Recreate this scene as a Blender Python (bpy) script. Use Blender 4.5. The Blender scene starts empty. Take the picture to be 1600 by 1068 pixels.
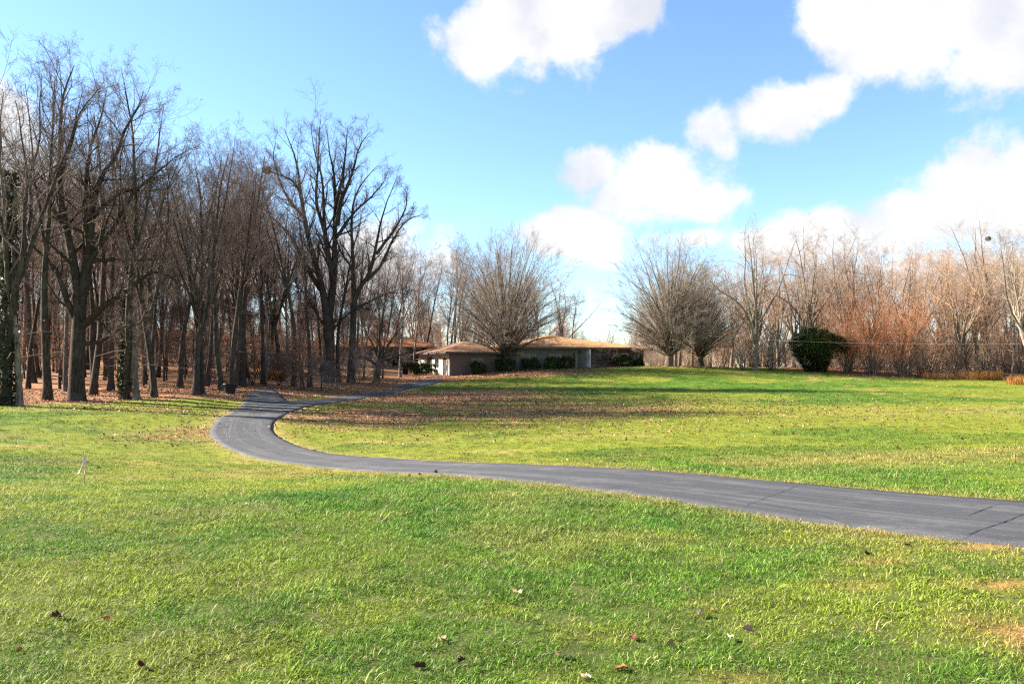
import bpy, math, random
import numpy as np
C = bpy.context.scene
COL = C.collection
R = math.radians
# ------------------------------------------------------------------ camera
F = 1244.0; PIT = R(1.9); CZ = 1.6
cam = bpy.data.objects.new('camera', bpy.data.cameras.new('camera'))
COL.objects.link(cam); C.camera = cam
cam.data.sensor_width = 36.0; cam.data.lens = 36.0*F/1600.0
cam.location = (0, 0, CZ); cam.rotation_euler = (R(90)+PIT, 0, 0)
cam.data.clip_start = 0.1; cam.data.clip_end = 5000
# ------------------------------------------------------------------ light
SUN_EL = 29.0
SUN_H = (-0.978, 0.21)                       # horizontal direction towards the sun
_n = math.hypot(*SUN_H); SUN_H = (SUN_H[0]/_n, SUN_H[1]/_n)
sl = bpy.data.lights.new('sun', 'SUN'); sl.energy = 5.0; sl.angle = R(0.53); sl.color = (1.0, 0.93, 0.80)
sun = bpy.data.objects.new('sun', sl); COL.objects.link(sun)
from mathutils import Vector
_to = Vector((SUN_H[0]*math.cos(R(SUN_EL)), SUN_H[1]*math.cos(R(SUN_EL)), math.sin(R(SUN_EL))))
sun.rotation_euler = _to.to_track_quat('Z', 'Y').to_euler()
C.view_settings.view_transform = 'Standard'; C.view_settings.look = 'None'
C.view_settings.gamma = 1.0; C.view_settings.use_curve_mapping = False
C.view_settings.exposure = 2.12
SKY_STRENGTH = 0.059
SKY_TINT = (0.98, 1.09, 1.18)
CLOUD_V = 3.75
C.render.engine = 'CYCLES'
C.cycles.max_bounces = 6; C.cycles.diffuse_bounces = 3; C.cycles.transparent_max_bounces = 8
C.cycles.transmission_bounces = 3; C.cycles.glossy_bounces = 2
C.cycles.use_denoising = False
C.cycles.pixel_filter_type = 'BLACKMAN_HARRIS'; C.cycles.filter_width = 1.3

class NT:
    """tiny helper to write node trees"""
    def __init__(s, tree):
        s.t = tree; s.t.nodes.clear()
    def n(s, typ, _in=None, **kw):
        nd = s.t.nodes.new(typ)
        for k, v in kw.items(): setattr(nd, k, v)
        for k, v in (_in or {}).items(): s.set(nd.inputs[k], v)
        return nd
    def set(s, sock, v):
        if isinstance(v, bpy.types.NodeSocket): s.t.links.new(v, sock)
        elif isinstance(v, bpy.types.Node): s.t.links.new(v.outputs[0], sock)
        else:
            if sock.type == 'RGBA' and len(v) == 3: v = (*v, 1)
            sock.default_value = v
    def m(s, op, a, b=0.0, c=0.0, clamp=False):
        nd = s.t.nodes.new('ShaderNodeMath'); nd.operation = op; nd.use_clamp = clamp
        for i, v in enumerate((a, b, c)): s.set(nd.inputs[i], v)
        return nd.outputs[0]
    def v(s, op, a, b=None):
        nd = s.t.nodes.new('ShaderNodeVectorMath'); nd.operation = op
        s.set(nd.inputs[0], a)
        if b is not None: s.set(nd.inputs[1], b)
        return nd.outputs['Value'] if op in ('LENGTH', 'DOT_PRODUCT') else nd.outputs[0]
    def mix(s, f, a, b, mode='MIX'):
        nd = s.t.nodes.new('ShaderNodeMix'); nd.data_type = 'RGBA'; nd.blend_type = mode
        s.set(nd.inputs[0], f); s.set(nd.inputs[6], a); s.set(nd.inputs[7], b)
        return nd.outputs[2]
    def ss(s, x, lo, hi):
        nd = s.t.nodes.new('ShaderNodeMapRange'); nd.interpolation_type = 'SMOOTHSTEP'
        s.set(nd.inputs[0], x); s.set(nd.inputs[1], lo); s.set(nd.inputs[2], hi)
        return nd.outputs[0]
    def noise(s, vec, scale, detail=4, rough=0.55, dist=0.0):
        nd = s.t.nodes.new('ShaderNodeTexNoise')
        if vec is not None: s.set(nd.inputs['Vector'], vec)
        nd.inputs['Scale'].default_value = scale; nd.inputs['Detail'].default_value = detail
        nd.inputs['Roughness'].default_value = rough; nd.inputs['Distortion'].default_value = dist
        return nd.outputs[0]

# ------------------------------------------------------------------ sky with clouds
W = bpy.data.worlds.new('World'); C.world = W; W.use_nodes = True
k = NT(W.node_tree)
sky = k.n('ShaderNodeTexSky', sky_type='NISHITA')
sky.sun_disc = False; sky.sun_elevation = R(SUN_EL); sky.sun_rotation = math.atan2(SUN_H[0], SUN_H[1])
sky.air_density = 1.0; sky.dust_density = 0.15; sky.ozone_density = 2.2; sky.altitude = 100
tc = k.n('ShaderNodeTexCoord').outputs['Generated']
sep = k.n('ShaderNodeSeparateXYZ', {0: tc})
az = k.m('ARCTAN2', sep.outputs[0], sep.outputs[1])
el = k.m('ARCSINE', sep.outputs[2])
ae = k.n('ShaderNodeCombineXYZ', {0: az, 1: el}).outputs[0]
n1 = k.noise(tc, 9.0, 11, 0.62, 0.15)
n2 = k.noise(tc, 2.6, 6, 0.55)
n3 = k.noise(tc, 11.0, 6, 0.5)
def azel(px, py):
    u = (px-800)/F; v = (534-py)/F
    d = Vector((u, math.cos(PIT)-v*math.sin(PIT), math.sin(PIT)+v*math.cos(PIT))).normalized()
    return math.atan2(d.x, d.y), math.asin(d.z)
BL = [(855,40,180,92,1),(765,66,92,84,1),(950,10,95,70,1),(1420,40,195,120,1),(1575,70,150,95,1),(1320,30,85,72,1),
      (1235,168,112,56,.85),(1295,150,70,50,.8),(1105,195,45,50,.42),(1015,283,108,66,1),(1090,320,85,42,.85),(935,262,62,42,.75),
      (880,366,95,40,.8),(925,395,55,40,.5),(1540,305,210,88,1),(1640,265,150,95,1),(1440,338,170,66,1),(1340,362,165,56,1),(1220,382,125,42,.9),
      (1090,372,80,28,.6),(10,250,75,120,1),(60,320,110,80,.95),(260,400,260,90,.85),(520,420,220,70,.7),(-160,160,200,150,1),
      (1800,200,220,120,1),(1440,425,260,50,.7),(-350,330,260,90,.9),(2100,330,300,90,.9)]
dens = None; und = None
for (px, py, rx, ry, w) in BL:
    a, e = azel(px, py); a2, _ = azel(px+rx, py); _, e2 = azel(px, py-ry)
    d = k.v('SUBTRACT', ae, (a, e, 0)); d = k.v('MULTIPLY', d, (1/abs(a2-a), 1/abs(e2-e), 0))
    s = k.m('MULTIPLY', k.m('SUBTRACT', 1.0, k.v('LENGTH', d)), w)
    dens = s if dens is None else k.m('SMOOTH_MAX', dens, s, 0.15)
# the sky beyond the frame carries the same scattered cumulus
out_az = k.ss(k.m('ABSOLUTE', az), R(38), R(52)); out_el = k.ss(el, R(29), R(38))
gen = k.m('ADD', k.m('MULTIPLY', k.m('SUBTRACT', n2, 0.56), 4.0),
          k.m('MULTIPLY', k.m('SUBTRACT', k.m('MAXIMUM', out_az, out_el), 1.0), 6.0))
dens = k.m('MAXIMUM', dens, k.m('MINIMUM', gen, 0.8))
dd = k.m('ADD', dens, k.m('MULTIPLY', k.m('SUBTRACT', n1, 0.51), 2.15))
alpha = k.ss(dd, -0.04, 0.36)
alpha = k.m('MULTIPLY', alpha, k.ss(el, R(-1), R(2)))
shade = k.ss(k.m('ADD', k.m('MULTIPLY', n3, 1.0), k.m('MULTIPLY', dd, 0.12)), 0.32, 0.62)
ccol = k.mix(shade, (0.85*CLOUD_V, 0.87*CLOUD_V, 0.95*CLOUD_V), (CLOUD_V*1.12, CLOUD_V*1.12, CLOUD_V*1.12))
skyc = k.mix(1.0, sky.outputs[0], SKY_TINT, 'MULTIPLY')
fin = k.mix(k.m('MULTIPLY', alpha, 0.96), skyc, ccol)
bg = k.n('ShaderNodeBackground', {'Color': fin, 'Strength': SKY_STRENGTH})
k.n('ShaderNodeOutputWorld', {'Surface': bg})
W.cycles.sampling_method = 'MANUAL'; W.cycles.sample_map_resolution = 512
# ------------------------------------------------------------------ terrain fitted through surveyed points
def at(px,py,d):
    u=(px-800)/F; v=(534-py)/F
    t=d/(math.cos(PIT)-v*math.sin(PIT))
    return (u*t, d, CZ+t*(math.sin(PIT)+v*math.cos(PIT)))
CP=[at(*p) for p in [
 (1600,861,6.9),(1600,786,10.1),(1300,819,8.6),(1300,759,12.3),(1000,776,10.7),(1000,735,14.6),(800,751,13.3),(800,725,17.6),
 (600,737,17.8),(600,716,22.5),(500,729.6,20.5),(500,705,27.5),(397,715,24.5),(435,683,33),(327,672,34),(425,667,37),
 (352,648,44),(436,652,43),(385,625,55),(484,634,52),(430,605,66),(550,617,63),(589,615,66),(640,600,75),(690,591,84),
 (0,632,46),(0,700,22),(0,800,9.2),(150,752,14.3),(150,690,27),(250,650,38),(200,624,52),(320,617,55),
 (1300,720,17),(1300,690,24),(1300,640,45),(1300,610,66),(1300,590,82),(1300,580,92),(1600,700,17.5),(1600,640,42),(1600,600,76),
 (800,700,24),(800,660,40),(800,615,65),(800,588,82),(750,581,88),(1045,572,92),(1000,600,74),(1000,650,42),(1000,690,24),(1450,592,84),
 (650,583,92),(1005,575,104)]]
CP+=[(0,0,0),(-6,0,0.05),(6,0,0.05),(0,4,0),(-4,6,-.02),(4,5,0),(0,-15,.3),(-15,0,.1),(15,0,.3),(14,10,.1),(24,12,.0),(-22,12,-.2),
 (-40,40,-.4),(-60,60,1),(-40,75,1.0),(-30,80,1.2),(-20,80,.9),(-50,110,4.5),(-35,125,6.5),(-80,120,7),(-90,90,4),(-60,160,8.5),(-20,140,3.5),(-10,110,1.6),(10,125,1.7),(40,125,1.6),(80,125,1.4),(70,95,.7),(45,100,1.6),
 (60,60,-.4),(60,30,-.3),(40,20,-.2),(100,70,.3),(0,170,1),(60,180,.5),(120,160,.5),(-120,160,8),(-150,80,4),(-100,30,0),(-60,10,.3),(150,40,0),
 (-60,-40,.5),(60,-40,.5),(0,-60,.5)]
for X in (-900,-500,-200,0,200,500,900):
    CP.append((X,400,1.0)); CP.append((X,1000,1.0))
CP+=[(-400,0,1),(400,0,1),(-900,0,1),(900,0,1),(-500,-200,1),(0,-200,1),(500,-200,1)]
CP=np.array(CP)
def _U(r2): return np.where(r2>0, r2*np.log(r2+1e-12)*.5,0)
_S=100.
_xy=CP[:,:2]/_S; _tn=len(_xy)
_r2=((_xy[:,None]-_xy[None])**2).sum(-1)
_TA=np.zeros((_tn+3,_tn+3)); _TA[:_tn,:_tn]=_U(_r2)+np.eye(_tn)*2e-5
_TA[:_tn,_tn]=1;_TA[:_tn,_tn+1:]=_xy;_TA[_tn,:_tn]=1;_TA[_tn+1:,:_tn]=_xy.T
_TW=np.linalg.solve(_TA,np.concatenate([CP[:,2],[0,0,0]]))
def H(x,y):
    x=np.asarray(x,float);y=np.asarray(y,float);sh=np.broadcast(x,y).shape
    q=np.stack([np.broadcast_to(x,sh).ravel(),np.broadcast_to(y,sh).ravel()],1)/_S
    out=np.empty(len(q))
    for i in range(0,len(q),20000):
        b=q[i:i+20000]; r2=((b[:,None]-_xy[None])**2).sum(-1)
        out[i:i+20000]=_U(r2)@_TW[:_tn]+_TW[_tn]+b@_TW[_tn+1:]
    return out.reshape(sh)
_D=np.concatenate([np.linspace(2.5,30,400),np.linspace(30.1,160,800)])
def hit(px,py):
    u=(px-800)/F; v=(534-py)/F
    t=_D/(math.cos(PIT)-v*math.sin(PIT)); x=u*t; z=CZ+t*(math.sin(PIT)+v*math.cos(PIT))
    g=H(x,_D)-z; k=np.where(g>0)[0]
    if len(k)==0: return None
    k=k[0]
    if k==0: return (x[0],_D[0],H(x[0],_D[0]))
    a=g[k-1]/(g[k-1]-g[k]); 
    return (x[k-1]+(x[k]-x[k-1])*a,_D[k-1]+(_D[k]-_D[k-1])*a, z[k-1]+(z[k]-z[k-1])*a)
OUT=[(1600,861),(1400,835),(1200,803),(1000,776),(800,751),(720,743),(600,737),(499,729.6),(442,721.7),(397,715),(352,698),(330,684),(327,672),(335,659),(352,648),(379,634),(443,625),(484,626),(536,619),(589,613),(615,607.5),(639,598),(667,592),(688,590)]
INN=[(1600,786.5),(1400,769),(1200,750.5),(1000,735),(800,725),(720,722),(667,719.6),(589,715),(536,711),(497,705),(468,697),(447,689),(431,680),(425,670),(426,664),(436,652),(457,642),(484,634),(523,629),(576,621),(628,609),(673,601),(696,594.5)]
# ------------------------------------------------------------------ helpers
def link_mesh(name, me, parent=None, mats=()):
    o = bpy.data.objects.new(name, me); COL.objects.link(o)
    for m in mats:
        if m and m.name not in [x.name for x in me.materials if x]: me.materials.append(m)
    if parent: o.parent = parent
    return o
def mesh_np(name, V, Fq=None, Ft=None, smooth=True, mi=None):
    """mesh from numpy arrays of quads and triangles"""
    me = bpy.data.meshes.new(name)
    V = np.asarray(V, np.float32).reshape(-1, 3)
    q = np.zeros((0, 4), np.int32) if Fq is None else np.asarray(Fq, np.int32).reshape(-1, 4)
    t = np.zeros((0, 3), np.int32) if Ft is None else np.asarray(Ft, np.int32).reshape(-1, 3)
    me.vertices.add(len(V)); me.vertices.foreach_set('co', V.ravel())
    me.loops.add(q.size+t.size); me.loops.foreach_set('vertex_index', np.concatenate([q.ravel(), t.ravel()]))
    me.polygons.add(len(q)+len(t))
    ls = np.concatenate([np.arange(len(q))*4, q.size+np.arange(len(t))*3]).astype(np.int32)
    me.polygons.foreach_set('loop_start', ls)
    me.polygons.foreach_set('use_smooth', np.full(len(q)+len(t), smooth))
    if mi is not None: me.polygons.foreach_set('material_index', np.asarray(mi, np.int32))
    me.update(calc_edges=True)
    return me
def tag(o, label=None, cat=None, group=None, kind=None):
    if label: o['label'] = label
    if cat: o['category'] = cat
    if group: o['group'] = group
    if kind: o['kind'] = kind
    return o
def empty(name, loc=(0, 0, 0), rz=0.0, s=1.0):
    o = bpy.data.objects.new(name, None); COL.objects.link(o)
    o.location = loc; o.rotation_euler = (0, 0, rz); o.scale = (s, s, s); o.empty_display_size = .3
    return o
def gz(x, y): return float(H(x, y))
def on_ground(px, py):
    h = hit(px, py); return Vector((float(h[0]), float(h[1]), float(h[2])))

class MB:
    """collects simple solids, then links them as one mesh object"""
    def __init__(s): s.v = []; s.f = []
    def add(s, v, f):
        b = len(s.v); s.v += [tuple(p) for p in v]; s.f += [tuple(i+b for i in q) for q in f]; return s
    def box(s, x0, x1, y0, y1, z0, z1):
        return s.add([(x0,y0,z0),(x1,y0,z0),(x1,y1,z0),(x0,y1,z0),(x0,y0,z1),(x1,y0,z1),(x1,y1,z1),(x0,y1,z1)],
                     [(0,3,2,1),(4,5,6,7),(0,1,5,4),(1,2,6,5),(2,3,7,6),(3,0,4,7)])
    def lathe(s, prof, n=16, c=(0,0)):
        v = []; f = []
        for (r, z) in prof:
            for i in range(n):
                a = 2*math.pi*i/n; v.append((c[0]+r*math.cos(a), c[1]+r*math.sin(a), z))
        for j in range(len(prof)-1):
            for i in range(n):
                f.append((j*n+i, j*n+(i+1) % n, (j+1)*n+(i+1) % n, (j+1)*n+i))
        f.append(tuple(range(n-1, -1, -1))); f.append(tuple((len(prof)-1)*n+i for i in range(n)))
        return s.add(v, f)
    def tube(s, pts, rad, n=6):
        pts = [Vector(p) for p in pts]; v = []; f = []
        for j, p in enumerate(pts):
            t = (pts[min(j+1, len(pts)-1)]-pts[max(j-1, 0)]).normalized()
            a = t.cross(Vector((0.31, 0.2, 0.93)) if abs(t.z) < .9 else Vector((1, 0, 0))).normalized(); b = t.cross(a)
            r = rad[j] if isinstance(rad, (list, tuple)) else rad
            for i in range(n):
                w = 2*math.pi*i/n; v.append(p+a*(r*math.cos(w))+b*(r*math.sin(w)))
        for j in range(len(pts)-1):
            for i in range(n): f.append((j*n+i, j*n+(i+1) % n, (j+1)*n+(i+1) % n, (j+1)*n+i))
        f.append(tuple(range(n-1, -1, -1))); f.append(tuple((len(pts)-1)*n+i for i in range(n)))
        return s.add(v, f)
    def build(s, name, mat, parent=None, smooth=False):
        me = bpy.data.meshes.new(name); me.from_pydata(s.v, [], s.f)
        me.polygons.foreach_set('use_smooth', [smooth]*len(s.f)); me.update()
        return link_mesh(name, me, parent, [mat])

# value noise for the material masks
def vnoise(x, y, scale, seed, octv=4):
    x = np.asarray(x, float)/scale; y = np.asarray(y, float)/scale; out = 0; amp = 1; tot = 0
    for o in range(octv):
        r = np.random.default_rng(seed+o).random((257, 257))
        xi = np.floor(x).astype(int); yi = np.floor(y).astype(int)
        fx = x-xi; fy = y-yi; fx = fx*fx*(3-2*fx); fy = fy*fy*(3-2*fy)
        a = r[xi % 256, yi % 256]; b = r[(xi+1) % 256, yi % 256]; c = r[xi % 256, (yi+1) % 256]; d = r[(xi+1) % 256, (yi+1) % 256]
        out = out+amp*((a*(1-fx)+b*fx)*(1-fy)+(c*(1-fx)+d*fx)*fy); tot += amp; amp *= .5; x = x*2.03+11.3; y = y*2.03+5.7
    return out/tot
def sstep(x, a, b):
    t = np.clip((x-a)/(b-a), 0, 1); return t*t*(3-2*t)
def gauss(x, y, cx, cy, rx, ry): return np.exp(-((x-cx)/rx)**2-((y-cy)/ry)**2)

# ------------------------------------------------------------------ materials
MATS = {}
def mat(name, rough=0.8, spec=0.3):
    m = bpy.data.materials.new(name); m.use_nodes = True
    k = NT(m.node_tree)
    b = k.n('ShaderNodeBsdfPrincipled'); b.inputs['Roughness'].default_value = rough
    b.inputs['Specular IOR Level'].default_value = spec
    k.n('ShaderNodeOutputMaterial', {'Surface': b})
    MATS[name] = m
    return m, k, b
def bump(k, b, h, strength=0.5, dist=0.02):
    nd = k.n('ShaderNodeBump', {'Height': h, 'Strength': strength, 'Distance': dist}); k.set(b.inputs['Normal'], nd)
def objco(k): return k.n('ShaderNodeTexCoord').outputs['Object']
def posco(k): return k.n('ShaderNodeNewGeometry').outputs['Position']
def plain(name, col, var=0.25, scale=3.0, rough=0.8, spec=0.3, bmp=0.0):
    m, k, b = mat(name, rough, spec)
    n = k.noise(objco(k), scale, 5, .6)
    c2 = tuple(c*(1-var) for c in col); c1 = tuple(min(1, c*(1+var)) for c in col)
    k.set(b.inputs['Base Color'], k.mix(n, c2, c1))
    if bmp: bump(k, b, n, bmp)
    return m
def bark(name, c_dark, c_light, moss=0.0, scale=1.0):
    m, k, b = mat(name, 0.9, 0.15)
    oc = objco(k)
    st = k.v('MULTIPLY', oc, (6*scale, 6*scale, 1.1*scale))
    n = k.noise(st, 2.2, 6, .65); n2 = k.noise(oc, .8, 4, .6); rnd = k.n('ShaderNodeObjectInfo').outputs['Random']
    c = k.mix(k.ss(n, .35, .68), c_dark, c_light)
    c = k.mix(k.m('MULTIPLY', k.ss(n2, .5, .65), .5), c, tuple(min(1, x*1.5) for x in c_light))
    if moss: c = k.mix(k.m('MULTIPLY', k.ss(k.noise(oc, 1.7, 5, .6), .5, .62), moss), c, (0.065, 0.066, 0.034))
    c = k.mix(1.0, c, k.n('ShaderNodeCombineColor', {0: k.m('ADD', .72, k.m('MULTIPLY', rnd, .5)), 1: k.m('ADD', .72, k.m('MULTIPLY', rnd, .46)), 2: k.m('ADD', .72, k.m('MULTIPLY', rnd, .42))}).outputs[0], 'MULTIPLY')
    k.set(b.inputs['Base Color'], c); bump(k, b, n, .8, .04)
    return m
def twig(name, c1, c2):
    m, k, b = mat(name, 0.85, 0.2)
    n = k.noise(objco(k), 1.3, 3, .6); rnd = k.n('ShaderNodeObjectInfo').outputs['Random']
    c = k.mix(k.ss(k.m('ADD', n, k.m('MULTIPLY', k.m('SUBTRACT', rnd, .5), .35)), .3, .7), c1, c2)
    k.set(b.inputs['Base Color'], c)
    return m
def leafy(name, cols, trans=0.35, rough=0.6):
    """thin leaf: colour varies over the object, light passes through"""
    m = bpy.data.materials.new(name); m.use_nodes = True; k = NT(m.node_tree)
    n = k.noise(posco(k), 2.3, 3, .7); g = k.n('ShaderNodeNewGeometry').outputs['Random Per Island']
    f = k.m('ADD', k.m('MULTIPLY', n, .5), k.m('MULTIPLY', g, .5))
    cr = k.n('ShaderNodeValToRGB', {0: f}); e = cr.color_ramp.elements
    while len(e) < len(cols): e.new(.5)
    for i, c in enumerate(cols): e[i].position = .2+.6*i/(len(cols)-1); e[i].color = (*c, 1)
    d = k.n('ShaderNodeBsdfPrincipled', {'Base Color': cr, 'Roughness': rough}); d.inputs['Specular IOR Level'].default_value = .25
    t = k.n('ShaderNodeBsdfTranslucent', {'Color': cr})
    s = k.n('ShaderNodeMixShader', {0: trans, 1: d, 2: t}); k.n('ShaderNodeOutputMaterial', {'Surface': s})
    MATS[name] = m; return m

bark('bark_dark', (.020,.015,.012), (.080,.060,.046), .1)
bark('bark_mossy', (.022,.017,.013), (.090,.070,.052), .2)
bark('bark_pale', (.06,.048,.038), (.22,.18,.14), .12)
bark('bark_tan', (.08,.058,.042), (.26,.19,.135), .1)
twig('twig_dark', (.095,.064,.054), (.215,.15,.118))
twig('twig_tan', (.23,.165,.12), (.40,.295,.215))
twig('twig_grey', (.20,.155,.12), (.38,.30,.23))
twig('twig_russet', (.36,.135,.06), (.58,.25,.125))
twig('twig_peach', (.27,.155,.095), (.43,.265,.17))
leafy('rust_leaf', [(.10,.04,.02), (.24,.085,.03), (.33,.14,.05)], .3)
leafy('dead_leaf', [(.06,.03,.02), (.20,.09,.045), (.34,.19,.10)], .15)
leafy('needle', [(.012,.026,.008), (.03,.052,.012), (.085,.10,.025)], .15)
leafy('shrub_leaf', [(.02,.045,.01), (.05,.09,.018), (.09,.13,.03)], .25)
leafy('ivy_leaf', [(.010,.012,.006), (.020,.024,.010), (.036,.04,.016)], .15)
leafy('straw_leaf', [(.28,.11,.03), (.42,.19,.05), (.50,.29,.10)], .35)

# ------------------------------------------------------------------ driveway outline (metres)
def smooth_path(p, n):
    p = np.array(p); d = np.r_[0, np.cumsum(np.sqrt((np.diff(p[:, :2], axis=0)**2).sum(1)))]
    q = np.linspace(0, d[-1], n); o = np.stack([np.interp(q, d, p[:, i]) for i in range(p.shape[1])], 1)
    w = 5
    for _ in range(2):
        pad = np.concatenate([np.repeat(o[:1], w, 0), o, np.repeat(o[-1:], w, 0)])
        o2 = np.stack([np.convolve(pad[:, i], np.ones(2*w+1)/(2*w+1), 'valid') for i in range(o.shape[1])], 1)
        o2[0] = o[0]; o2[-1] = o[-1]; o = o2
    return o
oe = [hit(*p)[:2] for p in OUT]; ie = [hit(*p)[:2] for p in INN]
dr = np.array([0.80, -0.62])                        # the drive goes on past the right edge of the view
oe = [tuple(np.array(oe[0])+dr*30), tuple(np.array(oe[0])+dr*12)]+oe
ie = [tuple(np.array(ie[0])+dr*30), tuple(np.array(ie[0])+dr*12)]+ie
NR = 420
EO = smooth_path(oe, NR); EI = smooth_path(ie, NR)
SP_L = smooth_path([hit(*p)[:2] for p in [(372,640),(382,626),(387,614),(403,608)]], 60)
SP_R = smooth_path([hit(*p)[:2] for p in [(452,627),(443,622),(439,616),(424,606.5)]], 60)
def in_poly(x, y, P):
    x = np.asarray(x); y = np.asarray(y); ins = np.zeros(x.shape, bool); j = len(P)-1
    for i in range(len(P)):
        xi, yi = P[i]; xj, yj = P[j]
        c = ((yi > y) != (yj > y)) & (x < (xj-xi)*(y-yi)/(yj-yi+1e-12)+xi); ins ^= c; j = i
    return ins
ROADP = np.concatenate([EO[::3], EI[::-3]]); SPURP = np.concatenate([SP_L[::3], SP_R[::-3]])
_edge = np.concatenate([EO[::2], EI[::2], SP_L[::3], SP_R[::3]])
def road_dist(x, y):
    """distance to the nearest edge of the tarmac and whether the point is on it"""
    x = np.asarray(x, float).ravel(); y = np.asarray(y, float).ravel(); out = np.empty(len(x))
    for i in range(0, len(x), 20000):
        out[i:i+20000] = np.sqrt(((x[i:i+20000, None]-_edge[None, :, 0])**2+(y[i:i+20000, None]-_edge[None, :, 1])**2).min(1))
    return out, in_poly(x, y, ROADP) | in_poly(x, y, SPURP)
# woods edge (metres): leaf litter lies behind this line
WE = np.array([(-200,40),(-60,43),(-31,44),(-25,50.5),(-21,53.5),(-17.5,55),(-15,60),(-11,66),(-9,72),(-6,80),(0,84),(6,89),(12,91),(16,104),(25,106),(31,101),(37,92),(46,86),(56,82),(75,70),(200,55)])
def woods_depth(x, y): return np.asarray(y)-np.interp(x, WE[:, 0], WE[:, 1])
BARE = [(hit(px, py)[:2], a_, rx_, ry_) for px, py, a_, rx_, ry_ in [(1372,872,1.2,.26,.2),(1485,890,1.35,.36,.24),(1555,908,1.2,.34,.16),(1592,985,1.0,.28,.4),(1500,853,1.0,.5,.1),(1330,905,.7,.3,.2),(1150,1050,.6,.3,.2),(960,715,.5,1.2,.4)]]
def turf(x, y):
    """what covers the ground: colour of the turf, leaf-litter share, wear"""
    x = np.asarray(x, float).ravel(); y = np.asarray(y, float).ravel()
    rd, on = road_dist(x, y); wd = woods_depth(x, y)
    nb = vnoise(x, y, 6.0, 3); nm = vnoise(x, y, 1.6, 9); ns = vnoise(x, y, .35, 21, 3); nl = vnoise(x, y, 14, 40, 3)
    lit = sstep(wd+(nm-.5)*5, -2.2, 2.0)
    lit = np.where((x > 12.5) & (x < 34), sstep(wd+(nm-.5)*3, -1, 1)*.8, lit)
    lit = np.maximum(lit, .95*gauss(x, y, -.7, 85, 13, 5)); lit = np.maximum(lit, gauss(x, y, -13, 66, 8, 8))
    lit = np.maximum(lit, .9*gauss(x, y, -5, 62, 12, 11)); lit = np.maximum(lit, .66*gauss(x, y, 1, 48, 17, 14)); lit = np.maximum(lit, .85*gauss(x, y, -8.6, 45, 7, 10))
    lit = np.maximum(lit, .5*gauss(x, y, -20, 46, 9, 5)); lit = np.maximum(lit, .6*gauss(x, y, -13, 33, 2.2, 6))
    lit = np.maximum(lit, .9*gauss(x, y, 20, 92.5, 5, 2.2)); lit = np.maximum(lit, 1.1*gauss(x, y, 41, 87.5, 7.5, 2.2))
    lit = np.clip(lit*(.55+.9*nm), 0, 1)
    lush = sstep(nb+.35*(nm-.5), .42, .64)
    lush = np.clip(lush+.38*sstep(-y,-17,-8)-.18*sstep(y,18,40)+.5*gauss(x, y, 25, 60, 22, 14)+.4*gauss(x, y, -1.5, 8.5, 3.5, 2.5)-.5*gauss(x, y, 14, 22, 16, 5)-.35*gauss(x, y, 10, 36, 14, 8)-.3*gauss(x, y, -12, 28, 8, 9)-.25*gauss(x,y,-4,7,2,3), 0, 1)
    dry = np.exp(-np.maximum(rd-.05, 0)/(.24+.8*nm**2))*1.05
    dry = np.maximum(dry, sstep(nm*.6+nl*.4, .58, .76)*np.where(y < 16, .35, .7))
    dry = np.maximum(dry, .75*gauss(x, y, 12, 17.2, 14, 2.2)*sstep(nm, .3, .6)); dry = np.maximum(dry, .6*gauss(x, y, 26, 42, 9, 5)*sstep(nm, .3, .6))
    bare = np.maximum.reduce([a_*gauss(x, y, q_[0], q_[1], rx_, ry_) for q_, a_, rx_, ry_ in BARE])*sstep(nm*.4+ns*.6, .34, .6)
    bare = np.clip(bare, 0, 1)
    g1 = np.array((.118,.238,.022)); g2 = np.array((.285,.325,.034)); st = np.array((.40,.30,.10)); so = np.array((.40,.20,.085))
    c = g2+(g1-g2)*lush[:, None]
    mm = vnoise(x, y, .9, 55, 3); dk = sstep(mm, .50, .66)*sstep(-y, -30, -12)
    c = c*(1+(np.array((.56, .80, .75))-1)*dk[:, None]); c = c*(.74+.52*ns[:, None])*(1-.31*sstep(y, 12, 24))[:, None]  # last factor darkens the far turf: shadow gaps between blades put into its colour
    c = c+(st-c)*np.clip(dry*(.5+.8*ns), 0, .92)[:, None]
    c = c+(so-c)*(bare*.85)[:, None]
    return c, lit, rd, on, bare, lush

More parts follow.
